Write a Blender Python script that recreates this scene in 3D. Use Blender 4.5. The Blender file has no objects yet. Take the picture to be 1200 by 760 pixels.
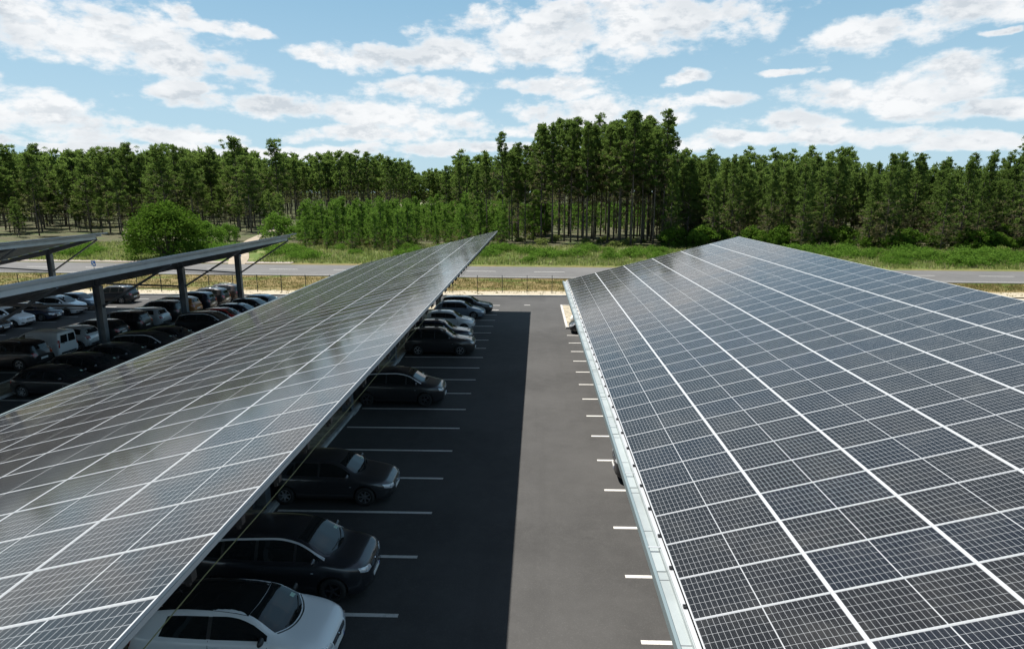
import bpy, bmesh, math, random
import numpy as np
from mathutils import Vector, Matrix
from mathutils.bvhtree import BVHTree

SC = bpy.context.scene
COL = SC.collection
R = math.radians
random.seed(11)
rng = np.random.default_rng(11)

# ------------------------------------------------------------------ camera
CAM_H = 10.11
cam_data = bpy.data.cameras.new('camera')
cam = bpy.data.objects.new('camera', cam_data)
COL.objects.link(cam)
cam_data.sensor_width = 36
cam_data.sensor_fit = 'HORIZONTAL'
cam_data.lens = 740.84 / 1200 * 36
cam_data.clip_end = 6000
cam.matrix_world = (Matrix.Translation((0, 0, CAM_H)) @ Matrix.Rotation(R(2.02), 4, 'Z')
                    @ Matrix.Rotation(R(90 - 11.92), 4, 'X') @ Matrix.Rotation(R(-0.118), 4, 'Z'))
SC.camera = cam

# ------------------------------------------------------------------ sun, exposure
SUN_DIR = Vector((-0.435, 0.29, 1.0)).normalized()          # towards the sun
SUN_EL = math.asin(SUN_DIR.z)
SUN_AZ = math.atan2(SUN_DIR.x, SUN_DIR.y)                   # from +Y towards +X
sun_data = bpy.data.lights.new('sun', 'SUN')
sun_data.energy = 5.0
sun_data.angle = R(0.53)
sun_data.color = (1.0, 0.955, 0.89)
sun = bpy.data.objects.new('sun', sun_data)
COL.objects.link(sun)
sun.location = (-40, 30, 90)
sun.rotation_euler = SUN_DIR.to_track_quat('Z', 'Y').to_euler()
SC.view_settings.view_transform = 'Standard'
SC.view_settings.look = 'None'
SC.view_settings.gamma = 1
SC.view_settings.use_curve_mapping = False
SC.view_settings.exposure = 0.98
SC.render.engine = 'CYCLES'
SC.cycles.max_bounces = 6
SC.cycles.diffuse_bounces = 3
SC.cycles.glossy_bounces = 3
SC.cycles.transmission_bounces = 3
SC.cycles.sample_clamp_indirect = 4
SC.cycles.use_denoising = True
SC.cycles.use_adaptive_sampling = True
SC.cycles.adaptive_threshold = 0.015

# ------------------------------------------------------------------ node helper
class NT:
    def __init__(s, tree):
        s.t = tree; s.n = tree.nodes; s.l = tree.links
    def add(s, typ, **kw):
        n = s.n.new(typ)
        for k, v in kw.items():
            if k.startswith('i_'): n.inputs[k[2:].replace('_', ' ')].default_value = v
            else: setattr(n, k, v)
        return n
    def link(s, a, b): s.l.new(a, b)
    def val(s, inp, v):
        if hasattr(v, 'is_output') or hasattr(v, 'links'): s.link(v, inp)
        else: inp.default_value = v
    def math(s, op, a, b=0.0, c=None, clamp=False):
        n = s.n.new('ShaderNodeMath'); n.operation = op; n.use_clamp = clamp
        s.val(n.inputs[0], a); s.val(n.inputs[1], b)
        if c is not None: s.val(n.inputs[2], c)
        return n.outputs[0]
    def mix(s, f, a, b):
        n = s.n.new('ShaderNodeMix'); n.data_type = 'RGBA'
        s.val(n.inputs[0], f)
        for i, v in ((6, a), (7, b)):
            if isinstance(v, (tuple, list)): n.inputs[i].default_value = (v[0], v[1], v[2], 1)
            else: s.link(v, n.inputs[i])
        return n.outputs[2]
    def noise(s, vec, scale, detail=4, rough=0.55):
        n = s.n.new('ShaderNodeTexNoise')
        n.inputs['Scale'].default_value = scale; n.inputs['Detail'].default_value = detail
        n.inputs['Roughness'].default_value = rough
        if vec is not None: s.link(vec, n.inputs['Vector'])
        return n.outputs['Fac']
    def smooth(s, v, a, b):
        n = s.n.new('ShaderNodeMapRange'); n.interpolation_type = 'SMOOTHSTEP'
        s.val(n.inputs[0], v); s.val(n.inputs[1], a); s.val(n.inputs[2], b)
        return n.outputs[0]

# ------------------------------------------------------------------ world: sky with broken cumulus
world = bpy.data.worlds.new('World')
SC.world = world
world.use_nodes = True
W = NT(world.node_tree)
W.n.clear()
w_out = W.add('ShaderNodeOutputWorld')
w_bg = W.add('ShaderNodeBackground')
SKY_STRENGTH = 0.054
w_bg.inputs['Strength'].default_value = SKY_STRENGTH
sky = W.add('ShaderNodeTexSky', sky_type='NISHITA', sun_disc=False, sun_elevation=SUN_EL, sun_rotation=SUN_AZ,
            altitude=50, air_density=1.0, dust_density=0.6, ozone_density=1.6)
tc = W.add('ShaderNodeTexCoord')
sep = W.add('ShaderNodeSeparateXYZ'); W.link(tc.outputs['Generated'], sep.inputs[0])
dx, dy, dz = sep.outputs
az = W.math('ARCTAN2', dx, dy)
el = W.math('ARCSINE', W.math('MAXIMUM', W.math('MINIMUM', dz, 0.999), -0.999))
comb = W.add('ShaderNodeCombineXYZ')
W.link(az, comb.inputs[0]); W.link(W.math('MULTIPLY', el, 1.9), comb.inputs[1])
warp = W.add('ShaderNodeTexNoise'); warp.inputs['Scale'].default_value = 9; warp.inputs['Detail'].default_value = 5
W.link(comb.outputs[0], warp.inputs['Vector'])
wsep = W.add('ShaderNodeSeparateXYZ'); W.link(warp.outputs['Color'], wsep.inputs[0])
azw = W.math('ADD', az, W.math('MULTIPLY', W.math('SUBTRACT', wsep.outputs[0], 0.5), 0.12))
elw = W.math('ADD', el, W.math('MULTIPLY', W.math('SUBTRACT', wsep.outputs[1], 0.5), 0.045))
def pix_dir(u, v):
    d = Vector(((u - 600) / 740.84, -(v - 380) / 740.84, -1))
    d = cam.matrix_world.to_3x3() @ d
    d.normalize()
    return math.atan2(d.x, d.y), math.asin(d.z)
CLOUDS = [(70, 30, 190, 40, 0), (190, 62, 120, 26, -.12), (250, 22, 60, 10, -.25), (210, 104, 66, 11, 0),
          (60, 140, 130, 24, -.1), (200, 158, 90, 10, -.05), (-40, 105, 90, 22, 0), (330, 124, 120, 13, 0), (450, 135, 110, 20, -.1),
          (440, 160, 100, 10, 0), (460, 66, 115, 15, .05), (535, 60, 45, 20, 0), (710, 28, 185, 42, .05), (640, 62, 80, 14, 0), (500, 104, 72, 16, 0),
          (650, 100, 62, 15, 0), (705, 132, 100, 20, 0), (640, 152, 60, 10, 0), (805, 90, 26, 7, 0), (840, 117, 48, 8, -.15),
          (925, 86, 30, 6, 0), (1080, 26, 145, 24, .12), (1160, 42, 20, 5, 0), (1060, 104, 150, 24, .08), (1120, 85, 90, 16, 0), (1150, 128, 120, 16, 0),
          (930, 142, 70, 13, 0), (1020, 160, 130, 12, 0), (840, 165, 80, 10, 0), (1120, 165, 150, 10, 0), (560, 175, 120, 7, 0),
          (120, 172, 200, 9, 0), (340, 178, 130, 8, 0), (-200, 60, 150, 50, 0), (1380, 60, 140, 40, 0), (-260, 150, 200, 18, 0), (1400, 150, 170, 18, 0)]
field = None
for (u, v, ru, rv, tilt) in CLOUDS:
    a0, e0 = pix_dir(u, v); a1, _ = pix_dir(u + 10, v); _, e1 = pix_dir(u, v - 10)
    sa = (a1 - a0) / 10 * ru; se = (e1 - e0) / 10 * rv
    da = W.math('SUBTRACT', azw, a0)
    de = W.math('SUBTRACT', elw, e0)
    if tilt: de = W.math('SUBTRACT', de, W.math('MULTIPLY', da, tilt))
    p = W.math('MULTIPLY', da, 1 / sa); q = W.math('MULTIPLY', de, 1 / se)
    r2 = W.math('ADD', W.math('MULTIPLY', p, p), W.math('MULTIPLY', q, q))
    g = W.math('SUBTRACT', 1.0, r2)
    field = g if field is None else W.math('SMOOTH_MAX', field, g, 0.2)
field = W.math('MAXIMUM', field, -1.6)
n1 = W.noise(comb.outputs[0], 17, 9, 0.6)
n2 = W.noise(comb.outputs[0], 3.2, 5, 0.55)
# outside the described clouds: plain broken cumulus
gen = W.smooth(n2, 0.52, 0.66)
front = W.math('MULTIPLY', W.smooth(dy, -0.05, 0.3), W.smooth(W.math('MULTIPLY', el, -1), -0.62, -0.42))
gen = W.math('MULTIPLY', gen, W.math('SUBTRACT', 1.0, front))
nf = W.math('MULTIPLY', W.math('SUBTRACT', n1, 0.5), 5.6)
dens = W.math('ADD', field, nf)
mask = W.math('POWER', W.smooth(dens, -0.60, 0.75), 1.15)
mask = W.math('MAXIMUM', mask, W.math('MULTIPLY', gen, 0.2))
mask = W.math('MULTIPLY', mask, W.smooth(el, -0.01, 0.02))
# shading of the clouds: flat grey bases and hollows
comb2 = W.add('ShaderNodeCombineXYZ')
W.link(az, comb2.inputs[0]); W.link(W.math('ADD', W.math('MULTIPLY', el, 1.9), 0.03), comb2.inputs[1])
n3 = W.noise(comb2.outputs[0], 6, 5, 0.6)
comb3 = W.add('ShaderNodeCombineXYZ')
W.link(az, comb3.inputs[0]); W.link(W.math('ADD', W.math('MULTIPLY', el, 1.9), 0.018), comb3.inputs[1])
puff = W.math('SUBTRACT', W.noise(comb3.outputs[0], 17, 9, 0.6), n1)          # denser above: a shaded underside
shade = W.math('ADD', W.math('MULTIPLY', W.smooth(n3, 0.42, 0.62), 0.55), W.math('MULTIPLY', W.smooth(puff, -0.05, 0.13), 0.7))
shade = W.math('MULTIPLY', shade, W.smooth(dens, 0.0, 0.9), clamp=True)
ccol = W.mix(shade, (9.1, 9.2, 9.3), (5.9, 6.4, 6.9))
# thin milky veil near the horizon
veil = W.math('MULTIPLY', W.smooth(W.math('MULTIPLY', el, -1), -0.34, 0.0), 0.5)
low_sky = W.smooth(W.math('MULTIPLY', el, -1), -1.0, -0.25)
skya = W.mix(0.3, sky.outputs[0], (3.2, 4.4, 5.2))
skyb = W.mix(W.math('MULTIPLY', low_sky, 0.6), skya, (2.45, 5.2, 7.3))
skyc = W.mix(veil, skyb, (6.2, 8.0, 8.9))
final = W.mix(W.math('MULTIPLY', mask, 0.96), skyc, ccol)
W.link(final, w_bg.inputs['Color'])
W.link(w_bg.outputs[0], w_out.inputs[0])

# ------------------------------------------------------------------ materials
def mat(name, color, rough=0.6, metal=0.0, coat=0.0, spec=0.5, bump=None, vary=None):
    m = bpy.data.materials.new(name); m.use_nodes = True
    t = NT(m.node_tree); b = t.n['Principled BSDF']
    b.inputs['Base Color'].default_value = (*color, 1)
    b.inputs['Roughness'].default_value = rough
    b.inputs['Metallic'].default_value = metal
    b.inputs['Coat Weight'].default_value = coat
    b.inputs['Coat Roughness'].default_value = 0.04
    b.inputs['Specular IOR Level'].default_value = spec
    tcn = t.add('ShaderNodeTexCoord')
    if vary:
        sc, amt = vary
        n = t.noise(tcn.outputs['Object'], sc, 6, 0.6)
        f = t.smooth(n, 0.3, 0.7)
        c = t.mix(f, tuple(max(0, x * (1 - amt)) for x in color), tuple(min(1, x * (1 + amt)) for x in color))
        t.link(c, b.inputs['Base Color'])
    if bump:
        sc, st = bump
        n = t.noise(tcn.outputs['Object'], sc, 5, 0.6)
        bn = t.add('ShaderNodeBump'); bn.inputs['Strength'].default_value = st; bn.inputs['Distance'].default_value = 0.02
        t.link(n, bn.inputs['Height']); t.link(bn.outputs[0], b.inputs['Normal'])
    return m

M = {}
M['steel'] = mat('galvanised steel', (0.36, 0.38, 0.39), 0.45, 0.6, vary=(1.2, .18))
M['steel_dark'] = mat('weathered galvanised steel', (0.17, 0.185, 0.20), 0.5, 0.5, vary=(1.0, .2))
M['fascia'] = mat('coated steel channel', (0.50, 0.54, 0.56), 0.4, 0.2, vary=(.6, .12))
M['alu'] = mat('anodised aluminium', (0.40, 0.41, 0.42), 0.4, 0.2)
M['gutter'] = mat('pale grey coated gutter sheet', (0.275, 0.305, 0.305), 0.42, 0.1, vary=(.7, .12))
M['gutter_lip'] = mat('grey green gutter lip', (0.17, 0.215, 0.225), 0.4, 0.2)
M['backsheet'] = mat('module backsheet', (0.30, 0.31, 0.32), 0.6)
M['rubber'] = mat('black rubber', (0.012, 0.012, 0.012), 0.75, vary=(30, .3))
M['black'] = mat('black plastic', (0.015, 0.015, 0.016), 0.45)
M['well'] = mat('wheel well', (0.006, 0.006, 0.006), 0.9)
M['chrome'] = mat('chrome', (0.75, 0.76, 0.78), 0.12, 1.0)
M['trim'] = mat('satin silver trim', (0.62, 0.63, 0.65), 0.35, 0.3)
M['rim'] = mat('alloy rim', (0.42, 0.43, 0.45), 0.3, 0.9)
M['rim_dark'] = mat('dark alloy rim', (0.10, 0.10, 0.11), 0.35, 0.8)
M['glass'] = mat('tinted car glass', (0.008, 0.011, 0.012), 0.03, 0.0, 0.0, 0.6)
M['lamp_glass'] = mat('headlamp lens', (0.55, 0.58, 0.62), 0.08, 0.3, 1.0)
M['red_lens'] = mat('red tail lamp lens', (0.30, 0.012, 0.010), 0.12, 0, 0.8)
M['plate'] = mat('number plate', (0.72, 0.72, 0.70), 0.4)
M['plate_blue'] = mat('plate band blue', (0.02, 0.06, 0.35), 0.4)
M['sticker'] = mat('windscreen sticker', (0.30, 0.45, 0.38), 0.5)
M['concrete'] = mat('pale concrete', (0.38, 0.37, 0.345), 0.85, bump=(9, .3), vary=(2.2, .18))
M['concrete_grey'] = mat('grey concrete kerb', (0.34, 0.345, 0.34), 0.85, bump=(9, .3), vary=(2.5, .25))
M['fence'] = mat('dark green coated steel', (0.02, 0.028, 0.024), 0.5)
M['cable'] = mat('dull yellow green cable', (0.16, 0.15, 0.06), 0.6)
M['sign_blue'] = mat('sign blue', (0.02, 0.13, 0.45), 0.35)
M['sign_white'] = mat('sign white', (0.8, 0.8, 0.8), 0.35)
M['white_block'] = mat('white painted concrete', (0.70, 0.69, 0.66), 0.7, vary=(3, .08))

def paint(name, color, metal=0.0, rough=0.35):
    return mat(name, color, rough, metal, 0.9, 0.5)
P = {
 'white': paint('white car paint', (0.74, 0.75, 0.76)),
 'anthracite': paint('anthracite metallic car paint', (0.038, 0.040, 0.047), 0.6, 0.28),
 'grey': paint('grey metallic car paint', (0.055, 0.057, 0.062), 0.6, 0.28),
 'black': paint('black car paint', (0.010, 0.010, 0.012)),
 'navy': paint('navy car paint', (0.012, 0.018, 0.038), 0.3),
 'silver': paint('silver car paint', (0.58, 0.60, 0.62), 0.35),
 'steel_blue': paint('grey blue car paint', (0.16, 0.20, 0.25), 0.5),
 'red': paint('red car paint', (0.26, 0.012, 0.010)),
 'orange': paint('copper orange car paint', (0.36, 0.14, 0.035), 0.3),
 'blue': paint('light blue car paint', (0.22, 0.30, 0.38), 0.5),
 'brown': paint('brown car paint', (0.05, 0.035, 0.028), 0.4),
}

# solar glass with half cut cells, uv in metres
MOD_L, MOD_W = 2.108, 1.052
def solar_material():
    m = bpy.data.materials.new('solar cell glass'); m.use_nodes = True
    t = NT(m.node_tree); b = t.n['Principled BSDF']
    uv = t.add('ShaderNodeUVMap'); s = t.add('ShaderNodeSeparateXYZ'); t.link(uv.outputs[0], s.inputs[0])
    u, v = s.outputs[0], s.outputs[1]
    cu = t.math('SUBTRACT', t.math('ABSOLUTE', t.math('SUBTRACT', u, MOD_L / 2)), 0.007)   # distance from the middle joint
    pu = (MOD_L / 2 - 0.007 - 0.024) / 12
    pv = (MOD_W - 0.038) / 6
    cv = t.math('SUBTRACT', v, 0.019)
    def line(c, p, w):
        f = t.math('ABSOLUTE', t.math('SUBTRACT', t.math('FRACT', t.math('DIVIDE', c, p)), 0.5))
        return t.math('GREATER_THAN', f, 0.5 - w / p / 2)
    l = t.math('MAXIMUM', line(cu, pu, 0.0040), line(cv, pv, 0.0044))
    l = t.math('MAXIMUM', l, t.math('LESS_THAN', cu, 0.0))
    l = t.math('MAXIMUM', l, t.math('GREATER_THAN', cu, pu * 12))
    l = t.math('MAXIMUM', l, t.math('LESS_THAN', cv, 0.0))
    l = t.math('MAXIMUM', l, t.math('GREATER_THAN', cv, pv * 6))
    # fine bus bars
    bus = line(t.math('ADD', cv, pv / 18), pv / 9, 0.0012)
    at = t.add('ShaderNodeAttribute'); at.attribute_name = 'tint'
    oi = t.add('ShaderNodeObjectInfo')
    rnd = t.math('FRACT', t.math('ADD', at.outputs['Fac'], oi.outputs['Random']))
    cell = t.mix(t.smooth(rnd, 0.45, 0.95), (0.0085, 0.0083, 0.0086), (0.0068, 0.0084, 0.0120))
    cell = t.mix(t.math('MULTIPLY', bus, 0.35), cell, (0.22, 0.23, 0.25))
    col = t.mix(l, cell, (0.31, 0.32, 0.33))
    geo = t.add('ShaderNodeNewGeometry')
    dust = t.smooth(t.noise(geo.outputs['Position'], 0.9, 8, 0.7), 0.42, 0.75)
    col = t.mix(t.math('MULTIPLY', dust, 0.035), col, (0.42, 0.40, 0.35))
    t.link(col, b.inputs['Base Color'])
    b.inputs['Roughness'].default_value = 0.13
    b.inputs['IOR'].default_value = 1.36
    ro = t.math('ADD', 0.085, t.math('MULTIPLY', rnd, 0.06))
    t.link(ro, b.inputs['Roughness'])
    return m
M['solar'] = solar_material()

def asphalt(name, base, speck=0.35, stain=0.25):
    m = bpy.data.materials.new(name); m.use_nodes = True
    t = NT(m.node_tree); b = t.n['Principled BSDF']
    g = t.add('ShaderNodeNewGeometry'); pos = g.outputs['Position']
    big = t.smooth(t.noise(pos, 0.13, 6, 0.6), 0.3, 0.7)
    c = t.mix(big, tuple(x * (1 - stain) for x in base), tuple(x * (1 + stain) for x in base))
    mid = t.smooth(t.noise(pos, 1.6, 5, 0.7), 0.38, 0.72)
    c = t.mix(t.math('MULTIPLY', mid, 0.28), c, tuple(x * 1.5 for x in base))
    fine = t.noise(pos, 28, 3, 0.8)
    sp = t.smooth(fine, 0.5, 0.78)
    c = t.mix(t.math('MULTIPLY', sp, speck), c, tuple(x * 2.6 for x in base))
    patchy = t.smooth(t.noise(pos, 0.55, 8, 0.75), 0.55, 0.70)
    c = t.mix(t.math('MULTIPLY', patchy, 0.18), c, tuple(x * 0.68 for x in base))
    vor = t.add('ShaderNodeTexVoronoi'); vor.inputs['Scale'].default_value = 0.45; t.link(pos, vor.inputs['Vector'])
    spot = t.math('MULTIPLY', t.math('LESS_THAN', t.math('ADD', vor.outputs['Distance'], t.math('MULTIPLY', t.noise(pos, 3.0, 4, .6), .22)), 0.20), 0.22)
    c = t.mix(spot, c, tuple(x * 0.5 for x in base))
    # tyre streaks along the lanes
    mp = t.add('ShaderNodeMapping'); mp.inputs['Scale'].default_value = (1.4, 0.05, 1)
    t.link(pos, mp.inputs[0])
    st = t.smooth(t.noise(mp.outputs[0], 1.0, 5, 0.6), 0.5, 0.75)
    c = t.mix(t.math('MULTIPLY', st, 0.2), c, tuple(x * 0.55 for x in base))
    t.link(c, b.inputs['Base Color'])
    b.inputs['Roughness'].default_value = 0.88
    b.inputs['Specular IOR Level'].default_value = 0.3
    bn = t.add('ShaderNodeBump'); bn.inputs['Strength'].default_value = 0.35; bn.inputs['Distance'].default_value = 0.01
    t.link(fine, bn.inputs['Height']); t.link(bn.outputs[0], b.inputs['Normal'])
    return m
M['asphalt'] = asphalt('car park asphalt', (0.046, 0.045, 0.0435))
M['road'] = asphalt('road asphalt', (0.092, 0.090, 0.088), 0.25, 0.12)
M['cycle'] = asphalt('pinkish path surface', (0.21, 0.18, 0.155), 0.15, 0.12)
def line_paint():
    m = bpy.data.materials.new('white road paint'); m.use_nodes = True
    t = NT(m.node_tree); b = t.n['Principled BSDF']
    g = t.add('ShaderNodeNewGeometry')
    n = t.smooth(t.noise(g.outputs['Position'], 7, 7, 0.8), 0.50, 0.68)
    c = t.mix(t.math('MULTIPLY', n, 0.55), (0.50, 0.485, 0.455), (0.12, 0.115, 0.11))
    t.link(c, b.inputs['Base Color']); b.inputs['Roughness'].default_value = 0.7
    return m
M['line'] = line_paint()

def terrain_material():
    m = bpy.data.materials.new('sandy ground with grass'); m.use_nodes = True
    t = NT(m.node_tree); b = t.n['Principled BSDF']
    g = t.add('ShaderNodeNewGeometry'); pos = g.outputs['Position']
    s = t.add('ShaderNodeSeparateXYZ'); t.link(pos, s.inputs[0])
    x, y = s.outputs[0], s.outputs[1]
    yy = t.math('ADD', y, t.math('MULTIPLY', x, 0.07))          # measured square to the skewed road
    wob = t.math('MULTIPLY', t.math('SUBTRACT', t.noise(pos, 0.22, 5, 0.6), 0.5), 9)
    yv = t.math('ADD', yy, wob)
    yl = t.math('ADD', y, t.math('MULTIPLY', wob, 0.35))
    mp = t.add('ShaderNodeMapping'); mp.inputs['Scale'].default_value = (0.35, 1, 1); t.link(pos, mp.inputs[0])
    fine = t.noise(mp.outputs[0], 2.2, 6, 0.75)
    med = t.noise(mp.outputs[0], 0.45, 5, 0.65)
    sand = t.mix(fine, (0.24, 0.205, 0.145), (0.44, 0.39, 0.30))
    dry = t.mix(t.smooth(fine, 0.35, 0.65), (0.12, 0.095, 0.04), (0.19, 0.14, 0.065))
    dry = t.mix(t.smooth(med, 0.48, 0.62), dry, (0.07, 0.095, 0.022))
    green = t.mix(t.smooth(fine, 0.3, 0.7), (0.05, 0.085, 0.016), (0.11, 0.145, 0.042))
    green = t.mix(t.smooth(med, 0.55, 0.66), green, (0.21, 0.19, 0.09))
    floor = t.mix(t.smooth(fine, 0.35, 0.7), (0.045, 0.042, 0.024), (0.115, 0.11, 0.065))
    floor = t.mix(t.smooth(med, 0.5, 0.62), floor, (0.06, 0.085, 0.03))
    far = t.mix(t.smooth(fine, 0.3, 0.7), (0.030, 0.038, 0.016), (0.065, 0.07, 0.032))
    c = t.mix(t.smooth(yl, 67.6, 68.6), sand, dry)
    c = t.mix(t.smooth(yv, 92.0, 99.0), c, green)
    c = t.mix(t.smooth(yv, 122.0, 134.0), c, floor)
    c = t.mix(t.smooth(yv, 205.0, 235.0), c, far)
    t.link(c, b.inputs['Base Color']); b.inputs['Roughness'].default_value = 0.95
    b.inputs['Specular IOR Level'].default_value = 0.1
    bn = t.add('ShaderNodeBump'); bn.inputs['Strength'].default_value = 0.7; bn.inputs['Distance'].default_value = 0.1
    t.link(fine, bn.inputs['Height']); t.link(bn.outputs[0], b.inputs['Normal'])
    return m
M['terrain'] = terrain_material()
M['soil'] = mat('sandy soil bed', (0.27, 0.235, 0.17), 0.95, bump=(6, .8), vary=(3, .4))
M['pale_field'] = mat('pale dry field', (0.20, 0.20, 0.115), 0.95, vary=(.05, .25))
M['dirt'] = mat('pale dirt track', (0.25, 0.205, 0.15), 0.95, bump=(3, .6), vary=(.8, .25))

def foliage(name, lo, hi, dead=(0.11, 0.075, 0.04), trans=0.35, vary=0.35):
    m = bpy.data.materials.new(name); m.use_nodes = True
    t = NT(m.node_tree); t.n.clear()
    out = t.add('ShaderNodeOutputMaterial')
    at = t.add('ShaderNodeAttribute'); at.attribute_name = 'tone'
    oi = t.add('ShaderNodeObjectInfo')
    g = t.add('ShaderNodeNewGeometry')
    n = t.noise(g.outputs['Position'], 0.35, 3, 0.6)
    f = t.math('ADD', t.math('MULTIPLY', t.math('FRACT', at.outputs['Fac']), 0.62), t.math('MULTIPLY', t.math('ADD', oi.outputs['Random'], t.math('SUBTRACT', n, 0.5)), vary), clamp=True)
    c = t.mix(f, lo, hi)
    c = t.mix(t.math('GREATER_THAN', at.outputs['Fac'], 1.0), c, dead)
    d = t.add('ShaderNodeBsdfDiffuse'); tr = t.add('ShaderNodeBsdfTranslucent')
    t.link(c, d.inputs[0])
    c2 = t.mix(0.5, c, (hi[0] * 1.3, hi[1] * 1.5, hi[2]))
    t.link(c2, tr.inputs[0])
    mx = t.add('ShaderNodeMixShader'); mx.inputs[0].default_value = trans
    t.link(d.outputs[0], mx.inputs[1]); t.link(tr.outputs[0], mx.inputs[2]); t.link(mx.outputs[0], out.inputs[0])
    return m
M['needle'] = foliage('pine needles', (0.032, 0.058, 0.015), (0.130, 0.180, 0.048), (0.13, 0.10, 0.065), trans=.45)
M['needle_young'] = foliage('young pine needles', (0.035, 0.080, 0.012), (0.145, 0.23, 0.045), (0.13, 0.09, 0.055))
M['leaf'] = foliage('broad leaves', (0.028, 0.062, 0.010), (0.095, 0.16, 0.022), trans=.25)
M['leaf_bright'] = foliage('bright fern leaves', (0.045, 0.10, 0.014), (0.12, 0.20, 0.035), trans=.4)
M['grass'] = foliage('mixed grass blades', (0.065, 0.105, 0.02), (0.20, 0.22, 0.08), (0.30, 0.26, 0.15), .4)
M['grass_dry'] = foliage('dry grass blades', (0.12, 0.10, 0.04), (0.23, 0.18, 0.085), (0.07, 0.10, 0.025), .35)
def bark():
    m = bpy.data.materials.new('pine bark'); m.use_nodes = True
    t = NT(m.node_tree); b = t.n['Principled BSDF']
    tcn = t.add('ShaderNodeTexCoord'); mp = t.add('ShaderNodeMapping'); mp.inputs['Scale'].default_value = (6, 6, 1.2)
    t.link(tcn.outputs['Object'], mp.inputs[0])
    n = t.smooth(t.noise(mp.outputs[0], 1.0, 5, 0.7), 0.35, 0.65)
    t.link(t.mix(n, (0.035, 0.028, 0.022), (0.13, 0.105, 0.085)), b.inputs['Base Color'])
    b.inputs['Roughness'].default_value = 0.95
    return m
M['bark'] = bark()

# ------------------------------------------------------------------ geometry helpers
def gz(y):
    """height of the gently falling site at distance y"""
    return -0.015 * (min(max(y, -80), 95) - 35)

class MB:
    def __init__(s): s.v = []; s.f = []; s.m = []; s.uv = None
    def quadstrip(s): pass
    def add(s, verts, faces, mi=0):
        o = len(s.v); s.v += [tuple(v) for v in verts]
        for f in faces: s.f.append(tuple(i + o for i in f)); s.m.append(mi)
    def box(s, lo, hi, mi=0):
        x0, y0, z0 = lo; x1, y1, z1 = hi
        s.add([(x0, y0, z0), (x1, y0, z0), (x1, y1, z0), (x0, y1, z0), (x0, y0, z1), (x1, y0, z1), (x1, y1, z1), (x0, y1, z1)],
              [(0, 3, 2, 1), (4, 5, 6, 7), (0, 1, 5, 4), (1, 2, 6, 5), (2, 3, 7, 6), (3, 0, 4, 7)], mi)
    def bar(s, p, q, w, h, mi=0, up=(0, 0, 1), w2=None, h2=None):
        p = Vector(p); q = Vector(q); d = (q - p).normalized(); up = Vector(up)
        a = d.cross(up)
        if a.length < 1e-4: a = d.cross(Vector((0, 1, 0)))
        a.normalize(); b = a.cross(d).normalized()
        w2 = w if w2 is None else w2; h2 = h if h2 is None else h2
        vs = []
        for c, ww, hh in ((p, w, h), (q, w2, h2)):
            for i, j in ((-1, -1), (1, -1), (1, 1), (-1, 1)): vs.append(c + a * ww / 2 * i + b * hh / 2 * j)
        s.add(vs, [(0, 1, 2, 3), (7, 6, 5, 4), (0, 4, 5, 1), (1, 5, 6, 2), (2, 6, 7, 3), (3, 7, 4, 0)], mi)
    def tube(s, pts, rads, n=8, mi=0, cap=True):
        pts = [Vector(p) for p in pts]; rings = []; o = len(s.v)
        for i, p in enumerate(pts):
            d = (pts[min(i + 1, len(pts) - 1)] - pts[max(i - 1, 0)]).normalized()
            a = d.cross(Vector((0.13, 0.9, 0.2))).normalized(); b = d.cross(a)
            for k in range(n):
                t = 2 * math.pi * k / n
                s.v.append(tuple(p + (a * math.cos(t) + b * math.sin(t)) * rads[i]))
        for i in range(len(pts) - 1):
            for k in range(n):
                k2 = (k + 1) % n
                s.f.append((o + i * n + k, o + i * n + k2, o + (i + 1) * n + k2, o + (i + 1) * n + k)); s.m.append(mi)
        if cap:
            s.f.append(tuple(o + k for k in reversed(range(n)))); s.m.append(mi)
            s.f.append(tuple(o + (len(pts) - 1) * n + k for k in range(n))); s.m.append(mi)
    def grid(s, fn, nu, nv, mi=0):
        o = len(s.v)
        for i in range(nu + 1):
            for j in range(nv + 1): s.v.append(tuple(fn(i / nu, j / nv)))
        for i in range(nu):
            for j in range(nv):
                a = o + i * (nv + 1) + j
                s.f.append((a, a + nv + 1, a + nv + 2, a + 1)); s.m.append(mi)
    def build(s, name, mats, parent=None, origin=(0, 0, 0), smooth=False):
        ox, oy, oz = origin
        me = bpy.data.meshes.new(name)
        me.from_pydata([(x - ox, y - oy, z - oz) for x, y, z in s.v], [], s.f)
        if not isinstance(mats, (list, tuple)): mats = [mats]
        for m_ in mats: me.materials.append(m_)
        me.polygons.foreach_set('material_index', s.m)
        if smooth: me.polygons.foreach_set('use_smooth', [True] * len(s.f))
        if s.uv is not None:
            l = me.uv_layers.new(name='UVMap'); l.data.foreach_set('uv', s.uv)
        me.update()
        o = bpy.data.objects.new(name, me); COL.objects.link(o)
        if parent is not None:
            o.parent = parent
            pl = parent.location if parent.get('abs_children') else Vector((0, 0, 0))
            o.location = Vector(origin) - pl
        else: o.location = origin
        return o

def tag(o, label=None, cat=None, group=None, kind=None):
    if label: o['label'] = label
    if cat: o['category'] = cat
    if group: o['group'] = group
    if kind: o['kind'] = kind
    return o
def empty(name, loc=(0, 0, 0)):
    o = bpy.data.objects.new(name, None); COL.objects.link(o); o.location = loc
    o.empty_display_size = 0.5
    return o
def struct(o, label=None): o['kind'] = 'structure'; return o
def copy_tree(o, parent=None):
    c = o.copy(); COL.objects.link(c)
    if parent is not None: c.parent = parent
    for ch in o.children: copy_tree(ch, c)
    return c
TILT = Matrix.Rotation(-0.015, 4, 'X')

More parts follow.
